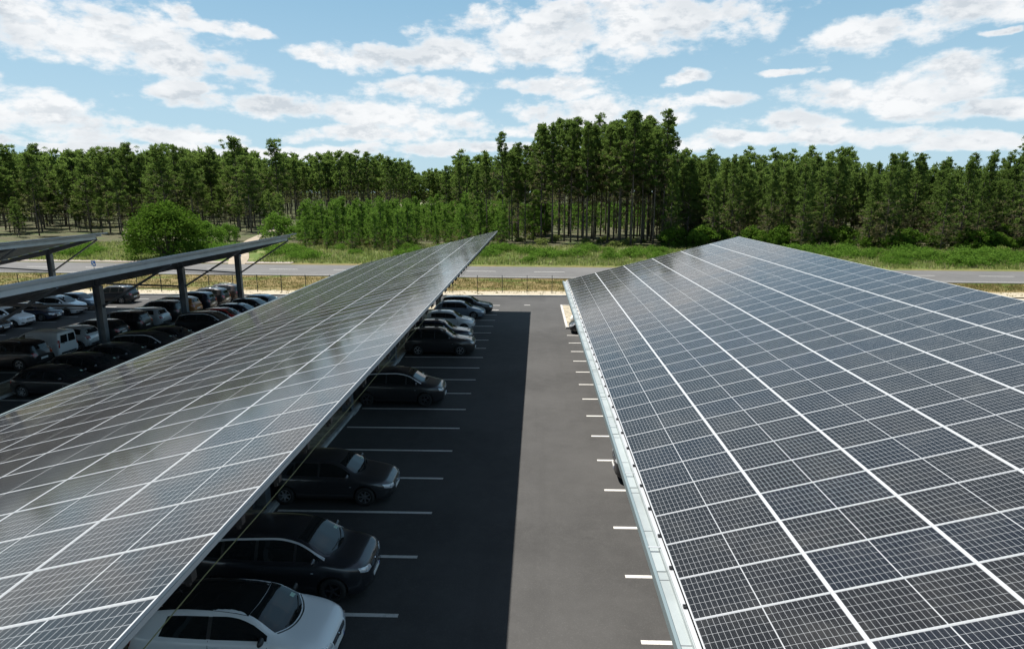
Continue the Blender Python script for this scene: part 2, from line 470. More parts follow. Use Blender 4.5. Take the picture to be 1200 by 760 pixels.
def in_view(p, margin=20):
    q = cam.matrix_world.inverted() @ Vector(p)
    if q.z > -0.5: return None
    u = 600 + 740.84 * q.x / -q.z; v = 380 - 740.84 * q.y / -q.z
    if -margin < u < 1200 + margin and -margin < v < 760 + margin: return -q.z
    return None

# ------------------------------------------------------------------ ground, car park, road
def sheet(name, x0, x1, y0, y1, dz, m, skew=0.0, nx=1, ny=None, amp=0.0):
    mb = MB(); ny = ny or max(1, int((y1 - y0) / 5))
    def fn(a, b):
        x = x0 + (x1 - x0) * a; y = y0 + (y1 - y0) * b - skew * x
        return (x, y, gz(y) + dz + (amp * math.sin(x * .31 + y * .17) * math.sin(y * .23 - x * .07) if amp else 0))
    mb.grid(fn, nx, ny)
    return struct(mb.build(name, m))
# terrain: one sheet to the horizon, with breaks where the slope ends
mb = MB()
xs = [-3000, -1500, -800, -400, -200, -120, -60, -30, 0, 30, 60, 120, 200, 400, 800, 1500, 3000]
ys = [-400, -80, -40, 0, 20, 40, 60, 63.9, 66, 70, 80, 90, 95, 110, 130, 160, 220, 300, 450, 700, 1200, 2500, 4500]
for y in ys:
    for x in xs: mb.v.append((x, y, gz(y) - 0.06))
for j in range(len(ys) - 1):
    for i in range(len(xs) - 1):
        a = j * len(xs) + i
        mb.f.append((a, a + 1, a + 1 + len(xs), a + len(xs))); mb.m.append(0)
struct(mb.build('ground', M['terrain']))
sheet('car_park_surface', -75, 40, -30, 63.8, 0.0, M['asphalt'], nx=4, ny=20)
# raised sandy verge beyond the kerb of the car park
mb = MB()
mb.grid(lambda a, b: (-120 + 240 * a, 63.98 + 2.0 * b, gz(65) + 0.07 + 0.05 * math.sin(a * 170) * b - 0.14 * max(0, b - .5)), 120, 4)
struct(mb.build('sand_verge', M['terrain']))
# road, skewed against the car park
SK = 0.07
sheet('road', -400, 400, 79.3, 93.0, 0.01, M['road'], SK, nx=40, ny=6)
sheet('cycle_path', -400, -38, 94.2, 96.8, 0.012, M['cycle'], SK, nx=20, ny=1)
mb = MB()
def strip(mb, x0, x1, y, w, dz):
    n = max(1, int(abs(x1 - x0) / 8))
    mb.grid(lambda a, b: (x0 + (x1 - x0) * a, y + w * (b - .5) - SK * (x0 + (x1 - x0) * a), gz(y - SK * (x0 + (x1 - x0) * a)) + dz), n, 1)
strip(mb, -400, 400, 80.4, 0.12, 0.016)
for k in range(-20, 24):
    strip(mb, k * 9.5, k * 9.5 + 4.2, 86.6, 0.17, 0.016)
struct(mb.build('road_marking', M['line']))
# bay lines
mb = MB()
def bay(x0, x1, y, w=0.13):
    mb.grid(lambda a, b: (x0 + (x1 - x0) * a, y + w * (b - .5), gz(y + w * (b - .5)) + 0.005), 1, 1)
def bline(x, y0, y1, w=.1):
    mb.grid(lambda a, b: (x + w * (a - .5), y0 + (y1 - y0) * b, gz(y0 + (y1 - y0) * b) + 0.005), 1, 6)
PITCH = 18.13
for i in range(-6, 19):
    y = 13.06 + 2.5 * i
    bay(-8.05, -3.16, y)
    if y < 63: bay(-10.5, -15.5, y)
for i in range(-6, 14): bay(2.41, 7.4, 12.33 + 2.5 * i); bay(9.7, 14.7, 12.33 + 2.5 * i)
for i in range(-8, 14):
    y = 28.75 + 2.5 * i
    if -6 < y < 63.4:
        bay(-21.3, -26.2, y); bay(-28.5, -33.6, y); bay(-38.6, -44.2, y)
        if y < 60: bay(-46.6, -51.6, y)
bay(-0.9, -0.35, 58.3, .16)
struct(mb.build('bay_marking', M['line']))
# planting strips between the rows and their kerbs
for (xa, xb, y0, y1) in ((-10.35, -8.2, -20, 57.5), (7.5, 9.55, -20, 46.2), (-28.4, -26.3, -20, 62.0), (-46.5, -44.4, -20, 62.0)):
    mb = MB()
    mb.grid(lambda a, b: (xa + .12 + (xb - xa - .24) * a, y0 + .12 + (y1 - y0 - .24) * b, gz(y0 + (y1 - y0) * b) + 0.10 + .02 * math.sin(40 * a + b * 90)), 6, 60)
    struct(mb.build('planting_strip', M['soil']))
    kb = MB()
    for x in (xa, xb - .14):
        kb.grid(lambda a, b: (x + .14 * a, y0 + (y1 - y0) * b, gz(y0 + (y1 - y0) * b) + .13), 1, 20)
        for xx in (x, x + .14):
            kb.grid(lambda a, b: (xx, y0 + (y1 - y0) * b, gz(y0 + (y1 - y0) * b) + .13 * a - .01 * (1 - a)), 1, 20)
    kb.box((xa + .14, y0, gz(y0) - .02), (xb - .14, y0 + .12, gz(y0) + .13)); kb.box((xa + .14, y1 - .12, gz(y1) - .02), (xb - .14, y1, gz(y1) + .13))
    struct(kb.build('kerb', M['concrete_grey']))
# far kerb of the car park
kb = MB()
kb.box((-75, 63.8, gz(64) - .05), (40, 63.96, gz(64) + .12))
struct(kb.build('kerb', M['concrete_grey']))
# sandy island at the end of the right row
mb = MB()
mb.grid(lambda a, b: (2.62 + 4.9 * a, 47.45 + 10.2 * b, gz(47.45 + 10.2 * b) + .11 + .025 * math.sin(a * 17) * math.cos(b * 23)), 12, 20)
struct(mb.build('sand_island', M['soil']))
kb = MB()
kb.bar((2.53, 47.2, gz(47.2) + .065), (2.53, 57.8, gz(57.8) + .065), .17, .15)
kb.bar((2.62, 47.32, gz(47.3) + .065), (7.5, 47.32, gz(47.3) + .065), .15, .15)
kb.bar((2.62, 57.75, gz(57.7) + .065), (7.5, 57.75, gz(57.7) + .065), .15, .15)
struct(kb.build('kerb', M['concrete']))
# dirt track leading into the wood
mb = MB()
def track(a, b):
    y = 96 + 110 * b
    x = -46 - 28 * b - 8 * math.sin(b * 2.2) + (2.6 - .8 * b) * (a - .5) * (1 + .3 * math.sin(b * 19))
    return (x, y, -0.9 + .03)
mb.grid(track, 2, 30)
struct(mb.build('dirt_track', M['dirt']))

mb = MB()
mb.grid(lambda a, b: ((-.215 + .10 * a) * (250 + 380 * b), 250 + 380 * b, -0.9 + .05), 2, 12)
struct(mb.build('pale_field', M['pale_field']))

# ------------------------------------------------------------------ solar canopies
def panel_geo(mb, P0, ax, ay, nz, uvs):
    """one framed module: P0 low near corner, ax along the slope, ay along the row"""
    L, Wd, T, fr = MOD_L, MOD_W, 0.035, 0.011
    def pt(u, v, w): return P0 + ax * u + ay * v + nz * w
    o = [pt(0, 0, T), pt(L, 0, T), pt(L, Wd, T), pt(0, Wd, T)]
    i = [pt(fr, fr, T), pt(L - fr, fr, T), pt(L - fr, Wd - fr, T), pt(fr, Wd - fr, T)]
    g = [pt(fr, fr, T - .004), pt(L - fr, fr, T - .004), pt(L - fr, Wd - fr, T - .004), pt(fr, Wd - fr, T - .004)]
    b = [pt(0, 0, 0), pt(L, 0, 0), pt(L, Wd, 0), pt(0, Wd, 0)]
    n = len(mb.v); mb.v += [tuple(p) for p in o + i + g + b]
    F = []
    for k in range(4):
        k2 = (k + 1) % 4
        F.append(((k, k2, 4 + k2, 4 + k), 1)); F.append(((4 + k, 4 + k2, 8 + k2, 8 + k), 1)); F.append(((12 + k, 12 + k2, k2, k), 1))
    F.append(((8, 9, 10, 11), 0)); F.append(((15, 14, 13, 12), 2))
    for f, mi in F:
        mb.f.append(tuple(n + a for a in f)); mb.m.append(mi)
        if mi == 0: uvs += [fr, fr, L - fr, fr, L - fr, Wd - fr, fr, Wd - fr]
        else: uvs += [0.0, 0.0] * 4

PAN_MATS = [M['solar'], M['alu'], M['backsheet']]
def canopy(x_lo, z_lo, tan, y_base, j0, j1, post_y, label, w=2.059, rw=1.058, clamps=False, gutter_detail=False, cable=False, flank=False):
    cosA = 1 / math.sqrt(1 + tan * tan); sinA = tan * cosA
    ax = Vector((cosA, 0, sinA)); ay = Vector((0, 1, 0)); nz = Vector((-sinA, 0, cosA))
    x_hi = x_lo + 6 * w; z_hi = z_lo + 6 * w * tan
    y0, y1 = y_base + rw * j0, y_base + rw * (j1 + 1)
    xp = (x_lo + x_hi) / 2 + 0.9
    root = empty('solar_canopy', (xp, post_y[0], gz(post_y[0])))
    root['abs_children'] = 1
    tag(root, label, 'solar carport', 'solar canopies over the parking rows')
    # modules
    cells = []
    for i in range(6):
        for j in range(j0, j1 + 1):
            c = Vector((x_lo + w * (i + .5), y_base + rw * (j + .5), z_lo + tan * w * (i + .5)))
            d = in_view(c)
            cells.append((d if d else 1e9 + (c - cam.location).length, i, j))
    cells.sort()
    mb = MB(); uvs = []
    panel_geo(mb, Vector((0, 0, 0)), ax, ay, nz, uvs); mb.uv = uvs
    first = None
    stuff = MB(); su = []; tint = []
    for k, (d, i, j) in enumerate(cells):
        p0 = Vector((x_lo + w * i, y_base + rw * j + .003, z_lo + tan * w * i)) - nz * 0.035
        p0 += ax * 0.006
        if k < 100 and d < 1e8:
            if first is None:
                first = mb.build('solar_panel', PAN_MATS, root, (0, 0, 0)); o = first
            else:
                o = first.copy(); COL.objects.link(o); o.parent = root
            o.location = p0 - root.location
        else:
            n = len(stuff.f); panel_geo(stuff, p0, ax, ay, nz, su); tint += [random.random()] * (len(stuff.f) - n)
    stuff.uv = su
    so = stuff.build('solar_panel_field', PAN_MATS, root, root.location)
    so['kind'] = 'stuff'; so['label'] = 'the remaining solar panels of the canopy'
    a = so.data.attributes.new('tint', 'FLOAT', 'FACE'); a.data.foreach_set('value', tint)
    def Z(x): return z_lo + tan * (x - x_lo)
    # purlins under the modules
    for i in range(6):
        for fx in (.25, .75):
            x = x_lo + w * (i + fx); z = Z(x) - .035
            m_ = MB()
            m_.bar((x, y0 + .15, z - .10), (x, y1 - .15, z - .10), .016, .17, up=nz)
            for s_, dz_ in ((.025, -.185), (-.025, -.02)): m_.bar((x + s_, y0 + .15, z + dz_), (x + s_, y1 - .15, z + dz_), .06, .012, up=nz)
            m_.build('purlin', M['steel'], root, root.location)
    for i in range(1, 6):
        x = x_lo + w * i; m_ = MB()
        m_.bar((x, y0, Z(x) - .012), (x, y1, Z(x) - .012), .036, .016, up=nz); m_.build('joint_profile', M['alu'], root, root.location)
    # deep channel along the high edge
    m_ = MB(); xf = x_hi - .52; zf = Z(xf) - .06
    m_.box((xf, y0 + .5, zf - .40), (xf + .02, y1 - .95, zf))
    m_.box((xf - .08, y0 + .5, zf - .40), (xf, y1 - .95, zf - .385)); m_.box((xf - .08, y0 + .5, zf - .015), (xf, y1 - .95, zf))
    m_.build('edge_channel', M['fascia'], root, root.location)
    m_ = MB(); m_.box((x_hi - .02, y0, z_hi - .10), (x_hi + .006, y1, z_hi - .042)); m_.build('edge_trim', M['alu'], root, root.location)
    # rafters, posts and braces
    for py in post_y:
        if gz(py) is None: continue
        m_ = MB()
        xa, xb = x_lo + .35, x_hi - .57
        for (p, q, h1, h2) in ((xa, xp, .24, .46), (xp, xb, .46, .22)):
            zp, zq = Z(p) - .24, Z(q) - .24
            m_.bar((p, py, zp - h1 / 2), (q, py, zq - h2 / 2), .014, h1, w2=.014, h2=h2)
            m_.bar((p, py, zp - .008), (q, py, zq - .008), .17, .015)
            m_.bar((p, py, zp - h1), (q, py, zq - h2), .17, .015)
        for s_ in (-.16, .16): m_.box((xp + s_ - .008, py - .08, Z(xp) - .72), (xp + s_ + .008, py + .08, Z(xp) - .26))
        m_.build('rafter', M['steel_dark'], root, root.location)
        m_ = MB(); zt = Z(xp) - .70; zb = gz(py)
        m_.box((xp - .21, py - .012, zb + .12), (xp + .21, py + .012, zt))
        for s_ in (-.21, .21): m_.box((xp + s_ - .012, py - .18, zb + .12), (xp + s_ + .012, py + .18, zt))
        m_.box((xp - .24, py - .22, zb + .09), (xp + .24, py + .22, zb + .12))
        m_.box((xp - .2, py - .18, zt), (xp + .2, py + .18, zt + .02))
        m_.build('post', M['steel_dark'], root, root.location)
        m_ = MB(); m_.box((xp - .4, py - .4, zb - .3), (xp + .4, py + .4, zb + .092)); m_.build('footing', M['concrete_grey'], root, root.location)
        zj = zb + 3.25
        for (x2, nm) in ((x_hi - .55, 'brace'), (x_lo + 1.2, 'brace')):
            m_ = MB(); s_ = 1 if x2 > xp else -1
            z2 = Z(x2) - .50
            m_.bar((xp + .2 * s_, py, zj), (x2, py, z2), .12, .12)
            m_.box((xp + .15 * s_ - .0 if s_ > 0 else xp - .15 - .1, py - .01, zj - .12), (xp + .25 if s_ > 0 else xp - .15, py + .01, zj + .12))
            m_.build(nm, M['steel_dark'], root, root.location)
            if s_ < 0:
                m_ = MB(); m_.bar((xp - .15, py, zj - .14), (x2 + .8, py, z2 - .28), .05, .05); m_.build('tie_rod', M['steel_dark'], root, root.location)
    # gutter along the low edge
    m_ = MB(); zg = z_lo - .03
    m_.box((x_lo - .31, y0, zg - .20), (x_lo - .10, y1 + .02, zg - .115))
    m_.box((x_lo - .10, y0, zg - .20), (x_lo - .085, y1 + .02, zg - .03))
    g_ = m_.build('gutter', M['gutter'], root, root.location)
    m_ = MB(); m_.box((x_lo - .345, y0, zg - .22), (x_lo - .305, y1 + .02, zg - .045)); m_.box((x_lo - .305, y0, zg - .06), (x_lo - .29, y1 + .02, zg - .045))
    o = m_.build('gutter_lip', M['gutter_lip'], root, root.location)
    m_ = MB(); m_.box((x_lo - .083, y0, zg - .10), (x_lo - .004, y1 + .015, zg - .012)); m_.build('edge_flashing', M['alu'], root, root.location)
    if gutter_detail:
        j_ = MB(); covers = []
        y = y0 + .4
        n = 0
        while y < y1:
            j_.box((x_lo - .304, y, zg - .114), (x_lo - .102, y + .014, zg - .109)); 
            if n % 2: covers.append(y + .25)
            y += 1.62; n += 1
        j_.build('gutter_joint', M['steel_dark'], root, root.location)
        cf = None
        for yc in covers:
            if cf is None:
                k_ = MB(); k_.box((x_lo - .30, 0, zg - .112), (x_lo - .105, 1.1, zg - .100), 0); cf = k_.build('gutter_cover', M['gutter'], root, (0, 0, 0)); o = cf
            else: o = cf.copy(); COL.objects.link(o); o.parent = root
            o.location = Vector((0, yc, 0)) - root.location
        first = None
        for j in range(max(j0, 0), j1 + 1):
            if first is None:
                c_ = MB(); c_.box((-.03, -.035, -.02), (.02, .035, .018)); c_.box((-.028, -.006, .018), (.006, .006, .03))
                first = c_.build('module_clip', M['black'], root, (0, 0, 0)); o = first
            else: o = first.copy(); COL.objects.link(o); o.parent = root
            o.location = Vector((x_lo - .035, y_base + rw * j + .36, z_lo - .022)) - root.location
        # gutter brackets
        first = None
        for j in range(0, j1, 3):
            if first is None:
                c_ = MB(); c_.box((-.29, -.015, 0), (0, .02, .006)); first = c_.build('gutter_bracket', M['alu'], root, (0, 0, 0)); o = first
            else: o = first.copy(); COL.objects.link(o); o.parent = root
            o.location = Vector((x_lo - .02, y_base + rw * j, zg - .02)) - root.location
    if clamps:
        first = None
        for j in range(0, j1 + 1):
            if first is None:
                c_ = MB(); c_.box((-.10, -.045, -.10), (.012, .045, 0)); c_.box((-.07, -.02, -.16), (-.03, .02, -.10))
                first = c_.build('edge_clamp', M['black'], root, (0, 0, 0)); o = first
            else: o = first.copy(); COL.objects.link(o); o.parent = root
            o.location = Vector((x_hi, y_base + rw * (j + .5), z_hi - .10)) - root.location
    if cable:
        pts = [(x_hi + .012, y0 + .5 + k * 1.2, z_hi - .27 - .025 * math.sin(k * math.pi / 3) ** 2) for k in range(int((y1 - y0 - 1) / 1.2))]
        m_ = MB(); m_.tube(pts, [.006] * len(pts), 5); m_.build('cable', M['cable'], root, root.location)
    # drain pipe and junction boxes on the first posts
    return root

canopy(2.47, 3.645, .2589, 7.617, -12, 36, [45.3 - 9.4 * k for k in range(6)], 'large solar carport roof right of the lane with a pale gutter along its edge', gutter_detail=True)
LZ = 6.636 - .2406 * 12.354
canopy(-15.634, LZ, .2406, 4.838, -10, 48, [55.7 - 9.4 * k for k in range(7)], 'large solar carport roof left of the lane, high edge over the nearest cars', clamps=True, cable=True)
canopy(-15.634 - PITCH, LZ - .20, .2406, 4.838, -4, 48, [56.0 - 9.3 * k for k in range(6)], 'solar carport on steel posts and braces over two packed rows of cars')
canopy(-15.634 - 2 * PITCH, LZ - .20, .2406, 4.838, -4, 49, [57.0 - 9.3 * k for k in range(6)], 'farthest solar carport, cut by the left photo edge, braced post before the road')

# ------------------------------------------------------------------ cars
def interp(keys):
    xs = [k[0] for k in keys]; ys = [k[1] for k in keys]; n = len(xs)
    d = [(ys[i + 1] - ys[i]) / (xs[i + 1] - xs[i]) for i in range(n - 1)]
    mm = [d[0]] + [0 if d[i - 1] * d[i] <= 0 else 2 * d[i - 1] * d[i] / (d[i - 1] + d[i]) for i in range(1, n - 1)] + [d[-1]]
    def f(x):
        if x <= xs[0]: return ys[0]
        if x >= xs[-1]: return ys[-1]
        i = max(k for k in range(n - 1) if xs[k] <= x)
        h = xs[i + 1] - xs[i]; t = (x - xs[i]) / h
        return ((2 * t ** 3 - 3 * t ** 2 + 1) * ys[i] + (t ** 3 - 2 * t ** 2 + t) * h * mm[i] + (-2 * t ** 3 + 3 * t ** 2) * ys[i + 1] + (t ** 3 - t ** 2) * h * mm[i + 1])
    return f

MODELS = {
 'hatch': dict(L=4.20, axle=(.84, 3.42), r=.315, cowl=(.80, 1.06), wtop=1.62,
    top=[(0, .60), (.04, .68), (.20, .80), (.74, .945), (.88, .98), (1.62, 1.40), (2.05, 1.48), (2.8, 1.49), (3.4, 1.45), (3.78, 1.36), (4.0, 1.10), (4.12, .92), (4.2, .72)],
    belt=[(0, .54), (.04, .62), (.20, .73), (.75, .88), (1.1, .93), (2.4, .955), (3.4, .99), (3.9, 1.0), (4.1, .86), (4.2, .66)],
    w=[(0, .50), (.05, .66), (.2, .78), (.6, .865), (1.4, .885), (3.1, .885), (3.8, .835), (4.08, .74), (4.2, .60)],
    wr=[(0, .42), (.2, .64), (1.1, .70), (1.98, .585), (2.6, .60), (3.5, .56), (4.2, .50)],
    wins=[(1.20, 2.34), (2.42, 3.40)], doors=2),
 'mpv': dict(L=4.44, axle=(.86, 3.64), r=.335, cowl=(.80, 1.06), wtop=1.74,
    top=[(0, .68), (.04, .80), (.20, .93), (.72, 1.06), (.86, 1.10), (1.74, 1.56), (2.3, 1.64), (3.2, 1.62), (3.9, 1.52), (4.15, 1.42), (4.3, 1.1), (4.38, .95), (4.44, .75)],
    belt=[(0, .62), (.04, .73), (.20, .86), (.75, .97), (1.15, 1.03), (2.5, 1.05), (3.6, 1.09), (4.1, 1.1), (4.33, .92), (4.44, .70)],
    w=[(0, .52), (.05, .70), (.2, .82), (.6, .90), (1.4, .915), (3.3, .915), (4.0, .87), (4.3, .79), (4.44, .66)],
    wr=[(0, .44), (.2, .66), (1.0, .72), (2.1, .60), (2.9, .62), (3.9, .58), (4.44, .52)],
    wins=[(1.18, 1.72), (1.79, 2.66), (2.74, 3.5), (3.58, 4.0)], doors=4),
 'sedan_hatch': dict(L=4.24, axle=(.88, 3.46), r=.315, cowl=(.96, 1.20), wtop=1.72,
    top=[(0, .56), (.04, .64), (.25, .76), (.90, .92), (1.04, .955), (1.72, 1.34), (2.15, 1.435), (2.9, 1.44), (3.4, 1.40), (3.8, 1.22), (4.02, 1.06), (4.16, .92), (4.24, .70)],
    belt=[(0, .50), (.04, .58), (.25, .70), (1.05, .86), (1.4, .905), (2.5, .93), (3.4, .96), (3.9, .97), (4.14, .85), (4.24, .64)],
    w=[(0, .50), (.05, .66), (.22, .78), (.6, .855), (1.4, .872), (3.1, .872), (3.8, .82), (4.1, .73), (4.24, .60)],
    wr=[(0, .42), (.2, .62), (1.1, .68), (2.02, .57), (2.7, .58), (3.5, .54), (4.24, .48)],
    wins=[(1.36, 2.32), (2.39, 3.12), (3.19, 3.5)], doors=4),
 'city': dict(L=3.75, axle=(.74, 3.10), r=.30, cowl=(.86, 1.08), wtop=1.64,
    top=[(0, .62), (.04, .72), (.2, .83), (.8, .97), (.92, 1.0), (1.64, 1.42), (2.0, 1.49), (2.7, 1.50), (3.2, 1.44), (3.45, 1.34), (3.6, 1.05), (3.68, .92), (3.75, .72)],
    belt=[(0, .56), (.04, .66), (.2, .76), (.8, .90), (1.15, .95), (2.2, .98), (3.1, 1.02), (3.45, 1.02), (3.65, .88), (3.75, .66)],
    w=[(0, .50), (.05, .66), (.2, .76), (.5, .83), (1.2, .85), (2.7, .85), (3.4, .80), (3.64, .72), (3.75, .60)],
    wr=[(0, .42), (.2, .60), (.9, .66), (1.75, .56), (2.4, .57), (3.2, .54), (3.75, .48)],
    wins=[(1.22, 2.06), (2.13, 2.85), (2.92, 3.22)], doors=4),
 'suv': dict(L=4.42, axle=(.88, 3.56), r=.35, cowl=(1.12, 1.36), wtop=1.90,
    top=[(0, .70), (.04, .82), (.2, .95), (1.0, 1.07), (1.18, 1.10), (1.90, 1.54), (2.3, 1.64), (3.0, 1.655), (3.7, 1.61), (4.1, 1.52), (4.28, 1.15), (4.36, .98), (4.42, .78)],
    belt=[(0, .64), (.04, .76), (.2, .88), (1.0, .99), (1.4, 1.04), (2.5, 1.07), (3.5, 1.10), (4.0, 1.11), (4.32, .95), (4.42, .72)],
    w=[(0, .54), (.05, .72), (.2, .83), (.6, .905), (1.4, .92), (3.3, .92), (4.0, .88), (4.3, .80), (4.42, .68)],
    wr=[(0, .46), (.2, .68), (1.1, .73), (2.02, .61), (2.8, .63), (3.8, .60), (4.42, .54)],
    wins=[(1.54, 2.46), (2.53, 3.30), (3.37, 3.85)], doors=4),
 'estate': dict(L=4.60, axle=(.90, 3.60), r=.32, cowl=(1.15, 1.38), wtop=1.90,
    top=[(0, .58), (.04, .66), (.25, .78), (1.05, .94), (1.2, .97), (1.90, 1.37), (2.3, 1.45), (3.2, 1.47), (3.9, 1.43), (4.2, 1.34), (4.42, 1.06), (4.52, .92), (4.6, .72)],
    belt=[(0, .52), (.04, .60), (.25, .72), (1.05, .87), (1.4, .92), (2.5, .95), (3.6, .98), (4.2, .99), (4.5, .86), (4.6, .66)],
    w=[(0, .50), (.05, .67), (.22, .80), (.6, .87), (1.4, .885), (3.3, .885), (4.1, .84), (4.45, .75), (4.6, .62)],
    wr=[(0, .42), (.2, .63), (1.1, .69), (2.05, .58), (2.8, .59), (3.9, .56), (4.6, .50)],
    wins=[(1.54, 2.42), (2.49, 3.25), (3.32, 4.05)], doors=4),
 'van': dict(L=4.20, axle=(.86, 3.50), r=.32, cowl=(.92, 1.15), wtop=1.75,
    top=[(0, .70), (.04, .82), (.2, .95), (.75, 1.10), (.92, 1.16), (1.75, 1.72), (2.05, 1.81), (2.7, 1.84), (3.8, 1.83), (4.12, 1.80), (4.17, 1.74), (4.2, 1.6)],
    belt=[(0, .64), (.04, .76), (.2, .88), (.75, 1.0), (1.2, 1.06), (2.2, 1.10), (4.1, 1.12), (4.2, 1.08)],
    w=[(0, .54), (.05, .72), (.2, .82), (.5, .885), (1.2, .905), (3.6, .905), (4.1, .90), (4.2, .86)],
    wr=[(0, .46), (.2, .66), (.9, .72), (1.75, .66), (2.4, .72), (4.1, .74), (4.2, .70)],
    wins=[(1.25, 2.05)], doors=2),
}
SEC = 17
def make_body(md):
    if not md.get('rounded'):
        md['rounded'] = 1; wm = max(k[1] for k in md['w']); f = wm / .885
        md['w'] = [(0, .40 * f), (.03, .55 * f), (.10, .665 * f), (.25, .775 * f), (.5, .845 * f), (.95, .878 * f)] + [k for k in md['w'] if k[0] > 1.15]
    top, belt, w, wr = (interp(md[k]) for k in ('top', 'belt', 'w', 'wr'))
    L = md['L']
    low = interp([(0, .34), (.05, .25), (.3, .19), (L - .4, .20), (L - .08, .28), (L, .36)])
    ss = sorted(set([0, .015, .04, .08, .14, .2, .28, .38, .5] + [.5 + (L - 1.0) * i / 34 for i in range(35)] + [L - v for v in (0, .015, .04, .08, .13, .19, .27, .38)]))
    def section(s):
        zl, zb, zt, ww, r_ = low(s), belt(s), top(s), w(s), wr(s)
        r_ = min(r_, ww * .93); zb = min(zb, zt - .02)
        h = zt - zb; cr = min(.07, h * .35)
        wa = .012 * max(0, 1 - abs(s - md['axle'][0]) / .55) + .012 * max(0, 1 - abs(s - md['axle'][1]) / .55)
        pts = [(0, zl), (ww * .80, zl), (ww * .95, zl + .03), (ww * .985, zl + .10), (ww * .992 + wa, zl + (zb - zl) * .35), (ww + wa, zl + (zb - zl) * .62),
               (ww * .992, zl + (zb - zl) * .80), (ww * .975, zb - .04), (ww * .945, zb)]
        x0, z0 = ww * .93, zb + .006; x1, z1 = r_, zt - cr
        for t in (.12, .5, .88): pts.append((x0 + (x1 - x0) * t + .012 * math.sin(t * math.pi), z0 + (z1 - z0) * t))
        pts += [(r_ - .006, zt - cr * .85), (r_ * .93, zt - cr * .45), (r_ * .72, zt - cr * .15), (r_ * .4, zt - .004), (0, zt + .004)]
        return pts
    mb = MB(); n = SEC; rings = []
    for s in ss:
        p = section(s); ring = []
        for (y, z) in p: ring.append((L / 2 - s, y, z))
        for (y, z) in p[-2:0:-1]: ring.append((L / 2 - s, -y, z))
        rings.append(ring)
    k = len(rings[0])
    for r_ in rings: mb.v += r_
    for i in range(len(rings) - 1):
        for j in range(k):
            j2 = (j + 1) % k
            mb.f.append((i * k + j, i * k + j2, (i + 1) * k + j2, (i + 1) * k + j)); mb.m.append(0)
    mb.f.append(tuple(range(k - 1, -1, -1))); mb.m.append(0)
    mb.f.append(tuple((len(rings) - 1) * k + j for j in range(k))); mb.m.append(0)
    return mb, (top, belt, w, wr, low)

